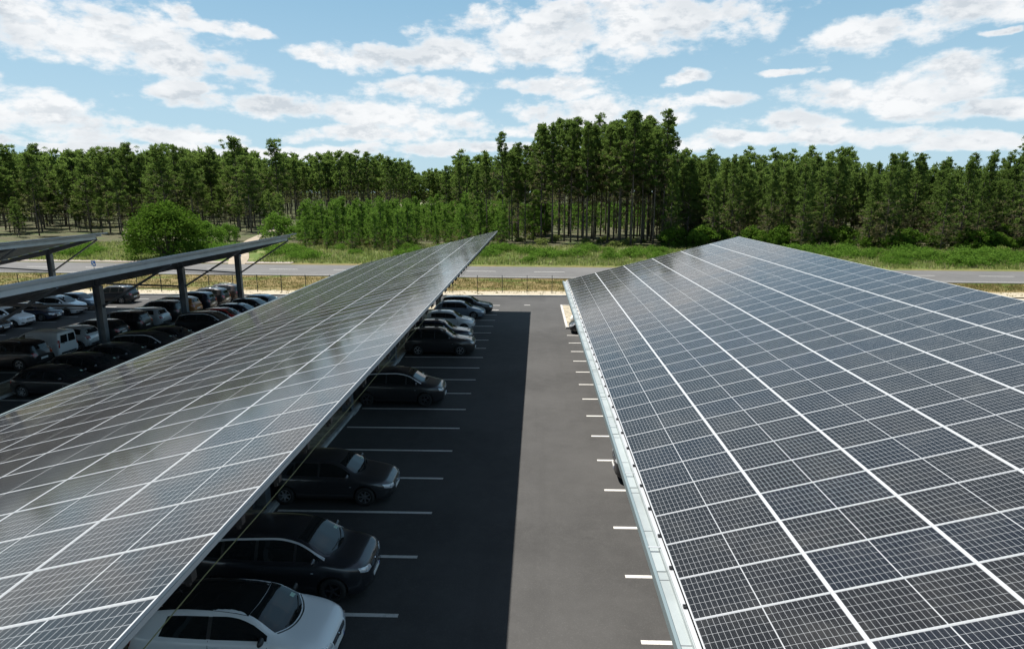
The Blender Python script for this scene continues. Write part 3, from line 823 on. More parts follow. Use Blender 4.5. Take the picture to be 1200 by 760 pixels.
def car(kind, paint_mat, label, name='parked_car', black_roof=False, arch=False, rails=False, rim='rim', nose='slats', cat='car'):
    md = MODELS[kind]; L = md['L']
    mb, (top, belt, w, wr, low) = make_body(md)
    root = empty(name); tag(root, label, cat, 'cars parked under the solar canopies')
    body = mb.build('body', [paint_mat, M['well']], root, smooth=True)
    me = body.data
    bvh = BVHTree.FromPolygons([v.co.copy() for v in me.vertices], [tuple(p.vertices) for p in me.polygons])
    # wheel arches cut with a boolean
    rw_ = md['r'] + .055
    cut = MB()
    for sx in md['axle']:
        for sy in (-1, 1):
            x = L / 2 - sx
            ya, yb = (.60, 1.2) if sy > 0 else (-1.2, -.60)
            ring = [(x + rw_ * math.cos(2 * math.pi * k / 28), md['r'] + rw_ * math.sin(2 * math.pi * k / 28)) for k in range(28)]
            cut.add([(a, ya, b) for a, b in ring] + [(a, yb, b) for a, b in ring],
                    [tuple(range(27, -1, -1)), tuple(range(28, 56))] + [(k, (k + 1) % 28, 28 + (k + 1) % 28, 28 + k) for k in range(28)])
    co = cut.build('cutter', M['well'])
    bm = bmesh.new(); bm.from_mesh(co.data); bmesh.ops.recalc_face_normals(bm, faces=bm.faces); bm.to_mesh(co.data); bm.free()
    bm = bmesh.new(); bm.from_mesh(me); bmesh.ops.recalc_face_normals(bm, faces=bm.faces); bm.to_mesh(me); bm.free()
    md_ = body.modifiers.new('b', 'BOOLEAN'); md_.object = co; md_.operation = 'DIFFERENCE'; md_.solver = 'EXACT'
    dg = bpy.context.evaluated_depsgraph_get(); dg.update()
    nm = bpy.data.meshes.new_from_object(body.evaluated_get(dg), depsgraph=dg)
    body.modifiers.clear(); body.data = nm; nm.name = 'body'
    body.data.polygons.foreach_set('use_smooth', [True] * len(nm.polygons))
    bpy.data.objects.remove(co)
    # sharp edges over 35 degrees
    bm = bmesh.new(); bm.from_mesh(nm)
    for e in bm.edges:
        if len(e.link_faces) == 2 and e.calc_face_angle(0) > R(38): e.smooth = False
    bm.to_mesh(nm); bm.free()

    def cast(o, d):
        h = bvh.ray_cast(Vector(o), Vector(d).normalized())
        return h
    def patch(name_, A, B, to3, d, m_, nu=10, nv=5, off=.005, parent=root, thick=.012):
        """surface patch between two 2D polylines A and B, projected on the body along d"""
        def ev(poly, t):
            t *= len(poly) - 1; i = min(int(t), len(poly) - 2); f = t - i
            return [poly[i][q] + (poly[i + 1][q] - poly[i][q]) * f for q in (0, 1)]
        m2 = MB(); vs = []; bs = []
        last = None
        for i in range(nu + 1):
            a = ev(A, i / nu); b = ev(B, i / nu)
            for j in range(nv + 1):
                p = [a[q] + (b[q] - a[q]) * j / nv for q in (0, 1)]
                o = to3(p[0], p[1]); h = cast(o, d)
                if h[0] is None:
                    vs.append(last if last else Vector(o)); bs.append(vs[-1]); continue
                nn = h[1] if h[1].dot(Vector(d)) < 0 else -h[1]
                q_ = h[0] + nn * off; last = q_
                vs.append(q_); bs.append(q_ - nn * thick)
        n = len(vs); m2.v = [tuple(v) for v in vs] + [tuple(v) for v in bs]
        for i in range(nu):
            for j in range(nv):
                k = i * (nv + 1) + j
                m2.f.append((k, k + 1, k + nv + 2, k + nv + 1)); m2.m.append(0)
        bd = [i * (nv + 1) for i in range(nu + 1)] + [nu * (nv + 1) + j for j in range(1, nv + 1)] + [i * (nv + 1) + nv for i in range(nu - 1, -1, -1)] + [j for j in range(nv - 1, 0, -1)]
        for q in range(len(bd)):
            a, b = bd[q], bd[(q + 1) % len(bd)]
            m2.f.append((a, b, b + n, a + n)); m2.m.append(0)
        o = m2.build(name_, m_, parent, smooth=True)
        bm = bmesh.new(); bm.from_mesh(o.data)
        bmesh.ops.recalc_face_normals(bm, faces=bm.faces)
        for e in bm.edges:
            if len(e.link_faces) == 2 and e.calc_face_angle(0) > R(45): e.smooth = False
        bm.to_mesh(o.data); bm.free()
        return o
    top3 = lambda s, y: (L / 2 - s, y, 3.0)
    dn = (0, 0, -1)
    # windscreen
    c0, c1 = md['cowl']; wt = md['wtop']
    n = 10
    A = [(c0 + .04 + (c1 - c0 - .02) * abs(2 * k / n - 1) ** 2.2, (2 * k / n - 1) * (wr(c1) - .045)) for k in range(n + 1)]
    B = [(wt - .05 + .05 * abs(2 * k / n - 1) ** 2, (2 * k / n - 1) * (wr(wt) - .07)) for k in range(n + 1)]
    ws = patch('windscreen', A, B, top3, dn, M['glass'], 16, 10)
    A2 = [(c0 - .02 + (c1 - c0 - .02) * abs(2 * k / n - 1) ** 2.2, (2 * k / n - 1) * (wr(c1) - .05)) for k in range(n + 1)]
    A1 = [(a + .03, b) for a, b in A2]
    patch('cowl_panel', A2, A1, top3, dn, M['black'], 16, 1, .004)
    stk = patch('windscreen_sticker', [(c1 + .06, wr(c1) - .26), (c1 + .06, wr(c1) - .12)], [(c1 + .14, wr(c1) - .27), (c1 + .14, wr(c1) - .13)], top3, dn, M['sticker'], 3, 2, .008, parent=ws)
    stk.location = (0, 0, 0)
    for s_ in (0, 1):
        wp = MB(); y0 = -.05 + s_ * .45 - .35
        pts = []
        for t in range(7):
            y = y0 + .52 * t / 6; s = c0 + .10 + .05 * t / 6 + (c1 - c0) * .5 * (abs(y) / .6) ** 2
            h = cast(top3(s, y), dn)
            if h[0]: pts.append(h[0] + Vector((0, 0, .022)))
        if len(pts) > 2:
            wp.tube(pts, [.009] * len(pts), 4); wp.build('wiper', M['black'], root)
    # rear window and tail
    rear = lambda y, z: (-L / 2 - 1, y, z); fw = (1, 0, 0)
    zr0 = belt(L - .5) + .05; zr1 = top(L - .75 if kind != 'van' else L - .3) - .13
    if kind == 'van':
        for sy in (-1, 1):
            ya, yb = (.05, .60)
            rd = patch('rear_door', [(sy * .015, .42), (sy * .80, .42)], [(sy * .015, 1.70), (sy * .68, 1.70)], rear, fw, paint_mat, 6, 8, .006)
            patch('pane', [(sy * ya, 1.08), (sy * (yb + .08), 1.08)], [(sy * ya, 1.60), (sy * yb, 1.60)], rear, fw, M['glass'], 4, 4, .014, parent=rd)
        mk = patch('small_lettering_marks', [(.30, 1.02), (.50, 1.02)], [(.30, 1.055), (.50, 1.055)], rear, fw, M['black'], 2, 1, .016)
    else:
        patch('rear_window', [(-.60, zr0), (.60, zr0)], [(-.50, zr1), (.50, zr1)], rear, fw, M['glass'], 10, 5)
    for sy in (-1, 1):
        if kind == 'van': patch('tail_light', [(sy * .76, .80), (sy * .86, .80)], [(sy * .74, 1.30), (sy * .845, 1.30)], rear, fw, M['red_lens'], 3, 5, .012)
        else:
            zt_ = belt(L - .2)
            patch('tail_light', [(sy * .50, zt_ - .24), (sy * .74, zt_ - .22)], [(sy * .52, zt_ - .06), (sy * .76, zt_ - .02)], rear, fw, M['red_lens'], 5, 4, .012)
    pz = .80 if kind not in ('van',) else .62
    if kind == 'van': pz = .55
    else: pz = .62
    np_ = patch('number_plate', [(-.26, pz - .055), (.26, pz - .055)], [(-.26, pz + .055), (.26, pz + .055)], rear, fw, M['plate'], 2, 1, .014)
    patch('rear_bumper_trim', [(-.66, .36), (.66, .36)], [(-.68, .46), (.68, .46)], rear, fw, M['black'], 8, 2, .01)
    # nose
    front = lambda y, z: (L / 2 + 1, y, z); bw = (-1, 0, 0)
    hb = belt(.12)
    for sy in (-1, 1):
        hl = patch('headlight', [(sy * .40, hb - .10), (sy * .60, hb - .12), (sy * .755, hb - .06)], [(sy * .42, hb - .01), (sy * .60, hb + .015), (sy * .76, hb + .055)], front, bw, M['lamp_glass'], 8, 4, .008)
        lens = MB(); h = cast(front(sy * .60, hb - .045), bw)
        if h[0]:
            c = h[0] + h[1] * .012 if h[1].x > 0 else h[0]
            lens.tube([c, c + Vector((.006, 0, 0))], [.045, .038], 12); lens.build('lamp_reflector', M['chrome'], hl)
    zg = hb - .06
    g = patch('grille', [(-.33, zg - .09), (.33, zg - .09)], [(-.37, zg + .015), (.37, zg + .015)], front, bw, M['black'], 8, 2, .008)
    for q in range(3):
        zz = zg - .075 + q * .035
        patch('grille_bar', [(-.335, zz), (.335, zz)], [(-.335, zz + .011), (.335, zz + .011)], front, bw, M['chrome'], 8, 1, .016, parent=g)
    h = cast(front(0, zg - .02), bw)
    if h[0]:
        em = MB(); c = h[0] + Vector((.016, 0, 0)); nn = Vector((1, 0, .35)).normalized()
        em.tube([c, c + nn * .012], [.052, .046], 16); em.build('emblem', M['chrome'], root)
    patch('lower_grille', [(-.50, .27), (.50, .27)], [(-.46, .37), (.46, .37)], front, bw, M['black'], 10, 2, .008)
    for sy in (-1, 1): patch('fog_lamp_recess', [(sy * .54, .30), (sy * .70, .32)], [(sy * .54, .39), (sy * .69, .40)], front, bw, M['black'], 3, 2, .008)
    np_ = patch('number_plate', [(-.26, .385), (.26, .385)], [(-.26, .49), (.26, .49)], front, bw, M['plate'], 4, 1, .018)
    patch('plate_band', [(.225, .387), (.258, .387)], [(.225, .488), (.258, .488)], front, bw, M['plate_blue'], 1, 1, .022, parent=np_)
    # sides
    def rooflow(s): return top(s) - min(.07, (top(s) - belt(s)) * .35)
    for sy in (-1, 1):
        side = lambda s, z: (L / 2 - s, sy * 2.0, z); inw = (0, -sy, 0)
        for k, (sa, sb) in enumerate(md['wins']):
            ns = 8; A = []; B = []
            for q in range(ns + 1):
                s = sa + (sb - sa) * q / ns
                zb_ = belt(s) + .035; zt_ = rooflow(s) - .045
                lastw = (k == len(md['wins']) - 1)
                ss_ = s
                if lastw: zt2 = zt_; ss_ = s - (.12 if q == ns else 0)
                A.append((s, zb_)); B.append((ss_, max(zt_, zb_ + .02)))
            patch('side_window', A, B, side, inw, M['glass'], 12, 5, .005)
        for k in range(len(md['wins']) - 1):
            sa, sb = md['wins'][k][1] - .012, md['wins'][k + 1][0] + .012
            patch('pillar_trim', [(sa, belt(sa) + .04), (sb, belt(sb) + .04)], [(sa, rooflow(sa) - .05), (sb, rooflow(sb) - .05)], side, inw, M['black'], 2, 5, .0035)
        # shut lines of the doors
        sms = [md['wins'][0][0] - .02 if kind != 'van' else 1.18]
        if md['doors'] == 4: sms += [md['wins'][1 if kind != 'mpv' else 2][0] - .035, md['wins'][1 if kind != 'mpv' else 2][1] + .02]
        else: sms += [md['wins'][0][1] + .04]
        for s in sms:
            patch('door_seam', [(s, .30), (s + .008, .30)], [(s, belt(s) + .02), (s + .008, belt(s) + .02)], side, inw, M['black'], 1, 8, .0025, thick=.004)
        for s in sms[1:]:
            patch('door_handle', [(s - .24, belt(s) - .13), (s - .07, belt(s) - .13)], [(s - .24, belt(s) - .10), (s - .07, belt(s) - .10)], side, inw, paint_mat if kind != 'hatch' else paint_mat, 3, 1, .028, thick=.03)
        patch('sill_trim', [(md['axle'][0] + rw_ + .05, .215), (md['axle'][1] - rw_ - .05, .215)], [(md['axle'][0] + rw_ + .05, .29), (md['axle'][1] - rw_ - .05, .29)], side, inw, M['black'], 8, 1, .006)
        patch('side_indicator', [(md['axle'][0] + rw_ + .04, belt(1) - .22), (md['axle'][0] + rw_ + .10, belt(1) - .22)], [(md['axle'][0] + rw_ + .04, belt(1) - .20), (md['axle'][0] + rw_ + .10, belt(1) - .20)], side, inw, M['lamp_glass'], 2, 1, .006)
        # mirror
        s = c1 + .22; h = cast(side(s, belt(s) + .06), inw)
        yb = abs(h[0].y) if h[0] else .85
        mm = MB(); bmv = bmesh.new(); bmesh.ops.create_uvsphere(bmv, u_segments=12, v_segments=8, radius=1)
        for v in bmv.verts: v.co = Vector((v.co.x * .075 * (1 if v.co.x > 0 else .45), v.co.y * .115, v.co.z * .078))
        mm.add([(v.co.x + L / 2 - s, v.co.y + sy * (yb + .13), v.co.z + belt(s) + .10) for v in bmv.verts], [tuple(v.index for v in f.verts) for f in bmv.faces]); bmv.free()
        mo = mm.build('wing_mirror', paint_mat if not black_roof else M['black'], root, smooth=True)
        ml = MB(); ml.bar((L / 2 - s, sy * (yb - .03), belt(s) + .05), (L / 2 - s, sy * (yb + .10), belt(s) + .08), .05, .035); ml.build('mirror_arm', M['black'], mo)
        if arch:
            A = []; B = []
            for q in range(24):
                s = c1 - .02 + (4.05 - c1) * q / 23
                z = rooflow(s)
                A.append((s, max(z - .055, belt(s) + .0))); B.append((s, max(z - .012, belt(s) + .045)))
            patch('roof_arch_trim', A, B, side, inw, M['trim'], 40, 2, .012)
        if rails:
            pts = []
            for q in range(12):
                s = wt + .1 + (L - 1.0 - wt) * q / 11
                pts.append((L / 2 - s, sy * (wr(s) - .05), top(s) + (.035 if 0 < q < 11 else -.02)))
            rr = MB(); rr.tube(pts, [.016] * 12, 6); rr.build('roof_rail', M['chrome'], root, smooth=True)
    if black_roof:
        n = 8
        A = [(wt - .04 + .05 * abs(2 * k / n - 1) ** 2, (2 * k / n - 1) * (wr(wt) - .04)) for k in range(n + 1)]
        B = [(L - .62, (2 * k / n - 1) * (wr(L - .75) - .05)) for k in range(n + 1)]
        patch('glass_roof', A, B, top3, dn, M['glass'], 14, 14, .004)
    an = MB(); sa = L - .9 if kind != 'van' else 2.2
    an.tube([(L / 2 - sa, 0, top(sa) - .01), (L / 2 - sa - .06, 0, top(sa) + .09)], [.012, .004], 6); an.build('antenna', M['black'], root)
    # wheels
    r = md['r']; wfirst = None
    for sx in md['axle']:
        for sy in (-1, 1):
            if wfirst is None:
                t = MB(); prof = [(.62, -.095), (.70, -.105), (.90, -.11), (.97, -.095), (1.0, -.05), (1.0, .05), (.97, .095), (.90, .11), (.70, .105), (.62, .095)]
                nseg = 28
                for k in range(nseg):
                    a = 2 * math.pi * k / nseg
                    for (rr, yy) in prof: t.v.append((r * rr * math.cos(a), yy, r * rr * math.sin(a)))
                m_ = len(prof)
                for k in range(nseg):
                    for q in range(m_):
                        t.f.append((k * m_ + q, k * m_ + (q + 1) % m_, ((k + 1) % nseg) * m_ + (q + 1) % m_, ((k + 1) % nseg) * m_ + q)); t.m.append(0)
                wh = t.build('wheel', M['rubber'], root, smooth=True)
                d = MB(); ri = r * .64
                ring = [(ri, .098), (ri * .93, .10), (ri * .90, .06), (ri * .88, -.02)]
                for k in range(nseg):
                    a = 2 * math.pi * k / nseg
                    for (rr, yy) in ring: d.v.append((rr * math.cos(a), yy, rr * math.sin(a)))
                for k in range(nseg):
                    for q in range(3): d.f.append((k * 4 + q, k * 4 + q + 1, ((k + 1) % nseg) * 4 + q + 1, ((k + 1) % nseg) * 4 + q)); d.m.append(0)
                for k in range(7 if kind == 'estate' or kind == 'sedan_hatch' else 5):
                    a = 2 * math.pi * k / (7 if kind == 'estate' or kind == 'sedan_hatch' else 5)
                    d.bar((0, .075, 0), (ri * .93 * math.cos(a), .088, ri * .93 * math.sin(a)), .018, .062, 0, up=(-math.sin(a), 0, math.cos(a)), h2=.042)
                d.tube([(0, .05, 0), (0, .095, 0)], [.055, .045], 12)
                d.tube([(0, -.03, 0), (0, .0, 0)], [ri * .9, ri * .9], 20, 1)
                rm = d.build('rim', [M[rim], M['well']], wh)
                wfirst = wh
            else:
                wh = wfirst.copy(); COL.objects.link(wh); wh.parent = root
                rm = wfirst.children[0].copy(); COL.objects.link(rm); rm.parent = wh
            wh.location = (L / 2 - sx, sy * .775 if kind not in ('mpv', 'suv') else sy * .80, r)
            wh.rotation_euler = (0, random.random() * 3, 0 if sy > 0 else math.pi)
    return root

def place(root, x, y, flip=False, yaw=0.0):
    m_ = Matrix.Translation((x, y, gz(y))) @ TILT @ Matrix.Rotation((math.pi if flip else 0) + yaw, 4, 'Z')
    root.location = m_.to_translation(); root.rotation_euler = m_.to_euler()
PAINTS = set(P.values())
def respray(o, new):
    """copies share mesh data, so the paint is set on the object's own slot"""
    if o.type == 'MESH':
        for s in o.material_slots:
            if s.material in PAINTS: s.link = 'OBJECT'; s.material = new
    for c in o.children: respray(c, new)
def dup_car(src, paint_mat, label):
    c = copy_tree(src); c['label'] = label
    respray(c, paint_mat)
    return c

white = car('hatch', P['white'], 'white hatchback with a black glass roof, nearest car under the canopy edge', black_roof=True)
place(white, -6.20, 11.65)
mpv = car('mpv', P['anthracite'], 'dark grey people carrier with a silver roof arch, second car from the camera', arch=True, rim='rim_dark', cat='car')
place(mpv, -6.20, 14.35)
hat = car('sedan_hatch', P['grey'], 'grey metallic family hatchback parked alone, third car from the camera')
place(hat, -6.62, 19.30)
est = car('estate', P['black'], 'black estate')
suv = car('suv', P['black'], 'black suv', rails=True)
city = car('city', P['silver'], 'silver city car')
van = car('van', P['white'], 'white panel van with dark rear glass between a black and a silver car', name='panel_van', cat='van')
mono = dup_car(mpv, P['black'], 'glossy black people carrier between empty bays, fourth car from the camera')
place(mono, -6.5, 29.3)
# the three templates used again below keep these places
place(suv, -5.95, 39.3); suv['label'] = 'black compact off-roader with bright roof rails, in front of a car with matching rails'
respray(suv, P['black'])
c = dup_car(suv, P['navy'], 'dark car with pale roof rails mostly hidden behind the black off-roader'); place(c, -6.35, 42.0)
place(city, -6.35, 46.7); city['label'] = 'light silver small hatchback in the row ending at the verge, third from the far end'
respray(city, P['silver'])
c = dup_car(hat, P['steel_blue'], 'blue grey hatchback second from the far end of the near row'); place(c, -6.2, 51.75)
place(est, -5.9, 54.4); est['label'] = 'dark estate at the far end of the near row, closest to the sandy verge'
respray(est, P['black'])
# back row of the near canopy is hidden below the panels
# second canopy, front row (noses to the right)
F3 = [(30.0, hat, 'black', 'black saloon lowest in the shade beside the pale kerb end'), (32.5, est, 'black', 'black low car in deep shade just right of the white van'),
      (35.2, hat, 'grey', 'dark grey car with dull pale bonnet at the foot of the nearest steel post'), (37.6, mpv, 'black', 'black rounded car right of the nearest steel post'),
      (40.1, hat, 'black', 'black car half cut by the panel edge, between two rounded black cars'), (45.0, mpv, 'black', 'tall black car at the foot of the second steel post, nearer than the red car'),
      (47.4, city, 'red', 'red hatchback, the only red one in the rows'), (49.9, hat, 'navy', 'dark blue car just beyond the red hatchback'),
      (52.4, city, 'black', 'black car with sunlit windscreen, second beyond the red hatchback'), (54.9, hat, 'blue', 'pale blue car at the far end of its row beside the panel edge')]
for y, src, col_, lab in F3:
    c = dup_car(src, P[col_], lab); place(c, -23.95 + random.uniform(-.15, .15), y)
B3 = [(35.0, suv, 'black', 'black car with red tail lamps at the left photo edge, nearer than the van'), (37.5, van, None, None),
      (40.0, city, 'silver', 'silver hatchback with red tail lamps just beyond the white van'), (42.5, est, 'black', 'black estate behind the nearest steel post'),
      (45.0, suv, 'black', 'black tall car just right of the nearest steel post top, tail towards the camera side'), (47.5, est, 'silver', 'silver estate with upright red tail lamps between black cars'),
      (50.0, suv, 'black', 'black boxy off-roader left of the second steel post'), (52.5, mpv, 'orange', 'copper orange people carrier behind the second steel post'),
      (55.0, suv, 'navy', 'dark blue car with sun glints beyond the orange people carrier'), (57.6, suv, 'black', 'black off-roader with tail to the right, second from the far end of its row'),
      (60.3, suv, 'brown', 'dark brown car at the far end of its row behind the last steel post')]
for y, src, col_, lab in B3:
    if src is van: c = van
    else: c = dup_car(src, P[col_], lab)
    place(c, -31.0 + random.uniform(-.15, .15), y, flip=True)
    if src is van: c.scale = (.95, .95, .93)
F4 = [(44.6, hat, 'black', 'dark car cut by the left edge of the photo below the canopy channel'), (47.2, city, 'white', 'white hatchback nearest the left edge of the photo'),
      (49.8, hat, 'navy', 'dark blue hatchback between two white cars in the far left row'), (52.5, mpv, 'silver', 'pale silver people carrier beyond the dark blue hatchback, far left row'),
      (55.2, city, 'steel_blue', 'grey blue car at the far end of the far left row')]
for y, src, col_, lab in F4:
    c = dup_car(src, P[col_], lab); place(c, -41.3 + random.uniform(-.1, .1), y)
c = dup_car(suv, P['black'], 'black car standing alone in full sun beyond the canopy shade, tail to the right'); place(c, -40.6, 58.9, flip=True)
# right row, noses just showing below the gutter
c = dup_car(hat, P['black'], 'black car nose showing below the gutter beside the sandy island'); place(c, 4.75, 46.0, flip=True)
c = dup_car(suv, P['black'], 'dark car nose peeping out below the gutter halfway along the right canopy'); place(c, 5.05, 21.0, flip=True)

# ------------------------------------------------------------------ fence, signs, small things
fr = empty('wire_fence', (-35, 66.2, gz(66.2))); fr['abs_children'] = 1
tag(fr, 'thin wire fence on dark posts along the sandy verge beyond the car park', 'fence')
first = None
x = -77.0
while x < 4.5:
    if first is None:
        m_ = MB(); m_.box((-.03, -.03, -.2), (.03, .03, 1.85)); m_.box((-.036, -.036, 1.85), (.036, .036, 1.88))
        first = m_.build('post', M['fence'], fr, (0, 0, 0)); o = first
    else: o = first.copy(); COL.objects.link(o); o.parent = fr
    o.location = Vector((x, 66.2, gz(66.2))) - fr.location
    x += 2.63
m_ = MB()
for z in (.15, .6, 1.05, 1.45, 1.8): m_.bar((-77, 66.24, gz(66.2) + z), (4.1, 66.24, gz(66.2) + z), .006, .006)
m_.build('wire', M['fence'], fr, fr.location)

def sign(x, y, hgt, size, label):
    r_ = empty('road_sign', (x, y, gz(y))); tag(r_, label, 'road sign')
    m_ = MB(); m_.tube([(0, .03, -.1), (0, .03, hgt)], [.03, .03], 8); m_.build('pole', M['steel'], r_)
    m_ = MB(); m_.box((-size / 2, -.01, hgt - size * 1.25), (size / 2, .01, hgt)); pl = m_.build('sign_plate', M['sign_blue'], r_)
    m_ = MB(); w_ = size * .2
    m_.bar((-size * .28, -.016, hgt - size * .25), (size * .12, -.016, hgt - size * .80), .008, w_, up=(1, 0, .7))
    m_.add([(size * .34, -.02, hgt - size * 1.05), (-size * .16, -.02, hgt - size * .98), (size * .30, -.02, hgt - size * .55)], [(0, 1, 2)])
    m_.box((-size / 2, -.014, hgt - size * 1.25), (-size * .2, -.0105, hgt - size * .9))
    m_.build('white_arrow', M['sign_white'], pl)
sign(-55.9, 78.2, 2.2, .55, 'small blue road sign with a white arrow standing before the road')
sign(-47.4, 100.3, 1.4, .5, 'small blue sign with a white arrow half hidden in the scrub by the dirt track')

m_ = MB(); bmv = bmesh.new(); bmesh.ops.create_icosphere(bmv, subdivisions=2, radius=.36)
m_.add([(v.co.x * 1.0, v.co.y * .9, max(-.2, v.co.z * 1.2) + .25) for v in bmv.verts], [tuple(v.index for v in f.verts) for f in bmv.faces]); bmv.free()
o = m_.build('marker_stone', M['white_block'], smooth=True); o.location = (3.25, 49.4, gz(49.4) + .1)
tag(o, 'white rounded block on the sandy island at the corner of the right canopy', 'marker stone')

# ------------------------------------------------------------------ trees
def leaves(centers, radii, counts, size, tones, flat=.75, slim=None):
    """clumps of small random triangles"""
    V = []; T = []
    for c, r_, n, tn in zip(centers, radii, counts, tones):
        p = rng.normal(size=(n, 3)); p /= np.linalg.norm(p, axis=1)[:, None]
        p *= (rng.random((n, 1)) ** .45) * r_; p[:, 2] *= flat
        p += np.array(c)
        a = rng.normal(size=(n, 3)); a /= np.linalg.norm(a, axis=1)[:, None]
        b = rng.normal(size=(n, 3)); b -= (b * a).sum(1)[:, None] * a; b /= np.linalg.norm(b, axis=1)[:, None]
        s = size * (.6 + .8 * rng.random((n, 1)))
        if slim:
            b[:, 2] += .35; a = a * slim; s = s * 1.5
        V.append(np.stack([p - a * s * .5, p + a * s * .5, p + b * s * .75], 1).reshape(-1, 3))
        T.append(np.full(n, tn) + (rng.random(n) - .5) * .12 * (1 if tn <= 1 else 0))
    return np.concatenate(V), np.concatenate(T)
def leaf_mesh(name, V, T):
    me = bpy.data.meshes.new(name); n = len(V) // 3
    me.vertices.add(len(V)); me.vertices.foreach_set('co', V.astype(np.float32).ravel())
    me.loops.add(len(V)); me.loops.foreach_set('vertex_index', np.arange(len(V), dtype=np.int32))
    me.polygons.add(n); me.polygons.foreach_set('loop_start', np.arange(0, len(V), 3, dtype=np.int32))
    me.polygons.foreach_set('loop_total', np.full(n, 3, dtype=np.int32))
    me.update(calc_edges=True)
    a = me.attributes.new('tone', 'FLOAT', 'FACE')
    T = np.where(T > 1.0, 1.5, np.clip(T, 0.02, .98)); a.data.foreach_set('value', T.astype(np.float32))
    return me

def pine_parts(h, crown0, rad, ntuft, ndens, size, dead=0.0, lean=0.0, tr=.17, pyramid=.6, flat=.55, tuft_r=.85, per=4):
    """returns trunk MB and leaf arrays for one pine"""
    mb = MB(); k = 7; ph = random.random() * 6
    pts = []
    for i in range(k + 1):
        t = i / k
        pts.append((lean * h * t * t + .12 * math.sin(ph + t * 4) * t * h * .06, .12 * math.cos(ph + t * 3.3) * t * h * .06, h * .97 * t - .2))
    mb.tube(pts, [tr * (1 - .75 * i / k) + .02 for i in range(k + 1)], 6)
    def axis(z):
        t = min(1, max(0, z / h)); f = t * k; i = min(int(f), k - 1); f -= i
        return Vector(pts[i]).lerp(Vector(pts[i + 1]), f)
    cs, rs, ns, ts = [], [], [], []
    nb = max(5, ntuft // per)
    for q in range(nb):
        t = min(1, (q + random.random()) / nb)
        z = h * (crown0 + (1 - crown0) * t)
        prof = (1 - t) ** pyramid * (.45 + .55 * min(1, t * 5)) + .05
        a = q * 2.4 + random.random() * 1.4; rr = rad * prof * random.uniform(.45, 1.15)
        c = axis(z); rise = rr * random.uniform(.0, .45)
        e = Vector((c.x + rr * math.cos(a), c.y + rr * math.sin(a), z + rise))
        if rr > .5: mb.tube([(c.x, c.y, z - rr * .25), tuple(e)], [.05 * tr / .17, .015], 3, cap=False)
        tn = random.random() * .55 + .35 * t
        for u_ in range(per):
            f = random.uniform(.35, 1.08); sp_ = tuft_r * .75
            p = Vector((c.x, c.y, z - rr * .1)).lerp(e, f)
            cs.append((p.x + random.gauss(0, sp_), p.y + random.gauss(0, sp_), p.z + random.gauss(0, sp_ * .45)))
            rs.append(tuft_r * random.uniform(.6, 1.15)); ns.append(int(ndens * random.uniform(.7, 1.3))); ts.append(min(.97, max(.03, tn + random.uniform(-.15, .15))))
    if dead:
        for q in range(int(ntuft * dead)):
            z = h * random.uniform(max(.08, crown0 - .22), crown0 + .25); a = random.random() * 6.3; rr = rad * random.uniform(.3, .85)
            c = axis(z); e = (c.x + rr * math.cos(a), c.y + rr * math.sin(a), z - .1)
            mb.tube([tuple(c), e], [.03, .01], 3, cap=False)
            cs.append(e); rs.append(tuft_r * .9); ns.append(int(ndens * .35)); ts.append(1.5)
    V, T = leaves(cs, rs, ns, size, ts, flat, slim=.42)
    return mb, V, T
def make_tree(name, label, parts, leafmat, cat='tree', group=None):
    mb, V, T = parts
    root = empty(name); tag(root, label, cat, group)
    mb.build('trunk', M['bark'], root, smooth=True)
    me = leaf_mesh('crown', V, T); me.materials.append(leafmat)
    o = bpy.data.objects.new('crown', me); COL.objects.link(o); o.parent = root
    return root
def plant(src, used, x, y, s, label, group=None, z=None):
    if id(src) in used: o = copy_tree(src)
    else: o = src; used.add(id(src))
    o.location = (x, y, gz(y) - .06 if z is None else z); o.rotation_euler = (0, 0, random.random() * 6.28)
    sz = s * random.uniform(.94, 1.08); o.scale = (s * random.uniform(.9, 1.12), s * random.uniform(.9, 1.12), sz)
    o['label'] = label
    if group: o['group'] = group
    elif 'group' in o: del o['group']
    return o
used = set()
def scatter(n, region, dmin, tries=60):
    """n points inside region(x, y) callable given as (xmin,xmax,ymin,ymax,test)"""
    x0, x1, y0, y1, test = region; pts = []
    for _ in range(n * tries):
        if len(pts) >= n: break
        x = random.uniform(x0, x1); y = random.uniform(y0, y1)
        if test and not test(x, y): continue
        if any((x - a) ** 2 + (y - b) ** 2 < dmin * dmin for a, b in pts): continue
        pts.append((x, y))
    return sorted(pts, key=lambda p: p[1])
def px(x, y): # image column of a ground point, used to keep the woods at their bearing
    q = cam.matrix_world.inverted() @ Vector((x, y, -1)); return 600 + 740.84 * q.x / -q.z

# tall clump in the middle
tall = [make_tree('pine_tree', '', pine_parts(27, c0, 4.0, 150, 60, .27, .22, ln, .20, .85, .65, .58, 3), M['needle']) for c0, ln in ((.46, .01), (.52, -.02), (.40, .02), (.56, 0))]
G = 'tall pines of the clump beyond the road'
pts = scatter(62, (-12, 30, 127, 168, lambda x, y: 596 < px(x, y) < 785 and y > 141 - .42 * (x + 7)), 2.6)
for i, (x, y) in enumerate(pts):
    u = px(x, y)
    hs = .93 if u > 630 else .84 - .16 * (630 - u) / 40
    hs *= random.choice((1, 1.03, .93, .97)) * (1 + (y - 140) * .003)
    plant(random.choice(tall), used, x, y, hs, 'tall dark pine with bare trunk in the clump beyond the road', G)
for (u_, y, s) in ((590, 140, .80), (571, 146, .68), (560, 138, .60), (540, 150, .62), (525, 158, .60)):
    x = (u_ - 600) / 740.84 * y - math.tan(R(2.02)) * y
    plant(tall[u_ % 4], used, x, y, s, 'slender pine at the thin left end of the tall clump', 'slender pines left of the tall clump')
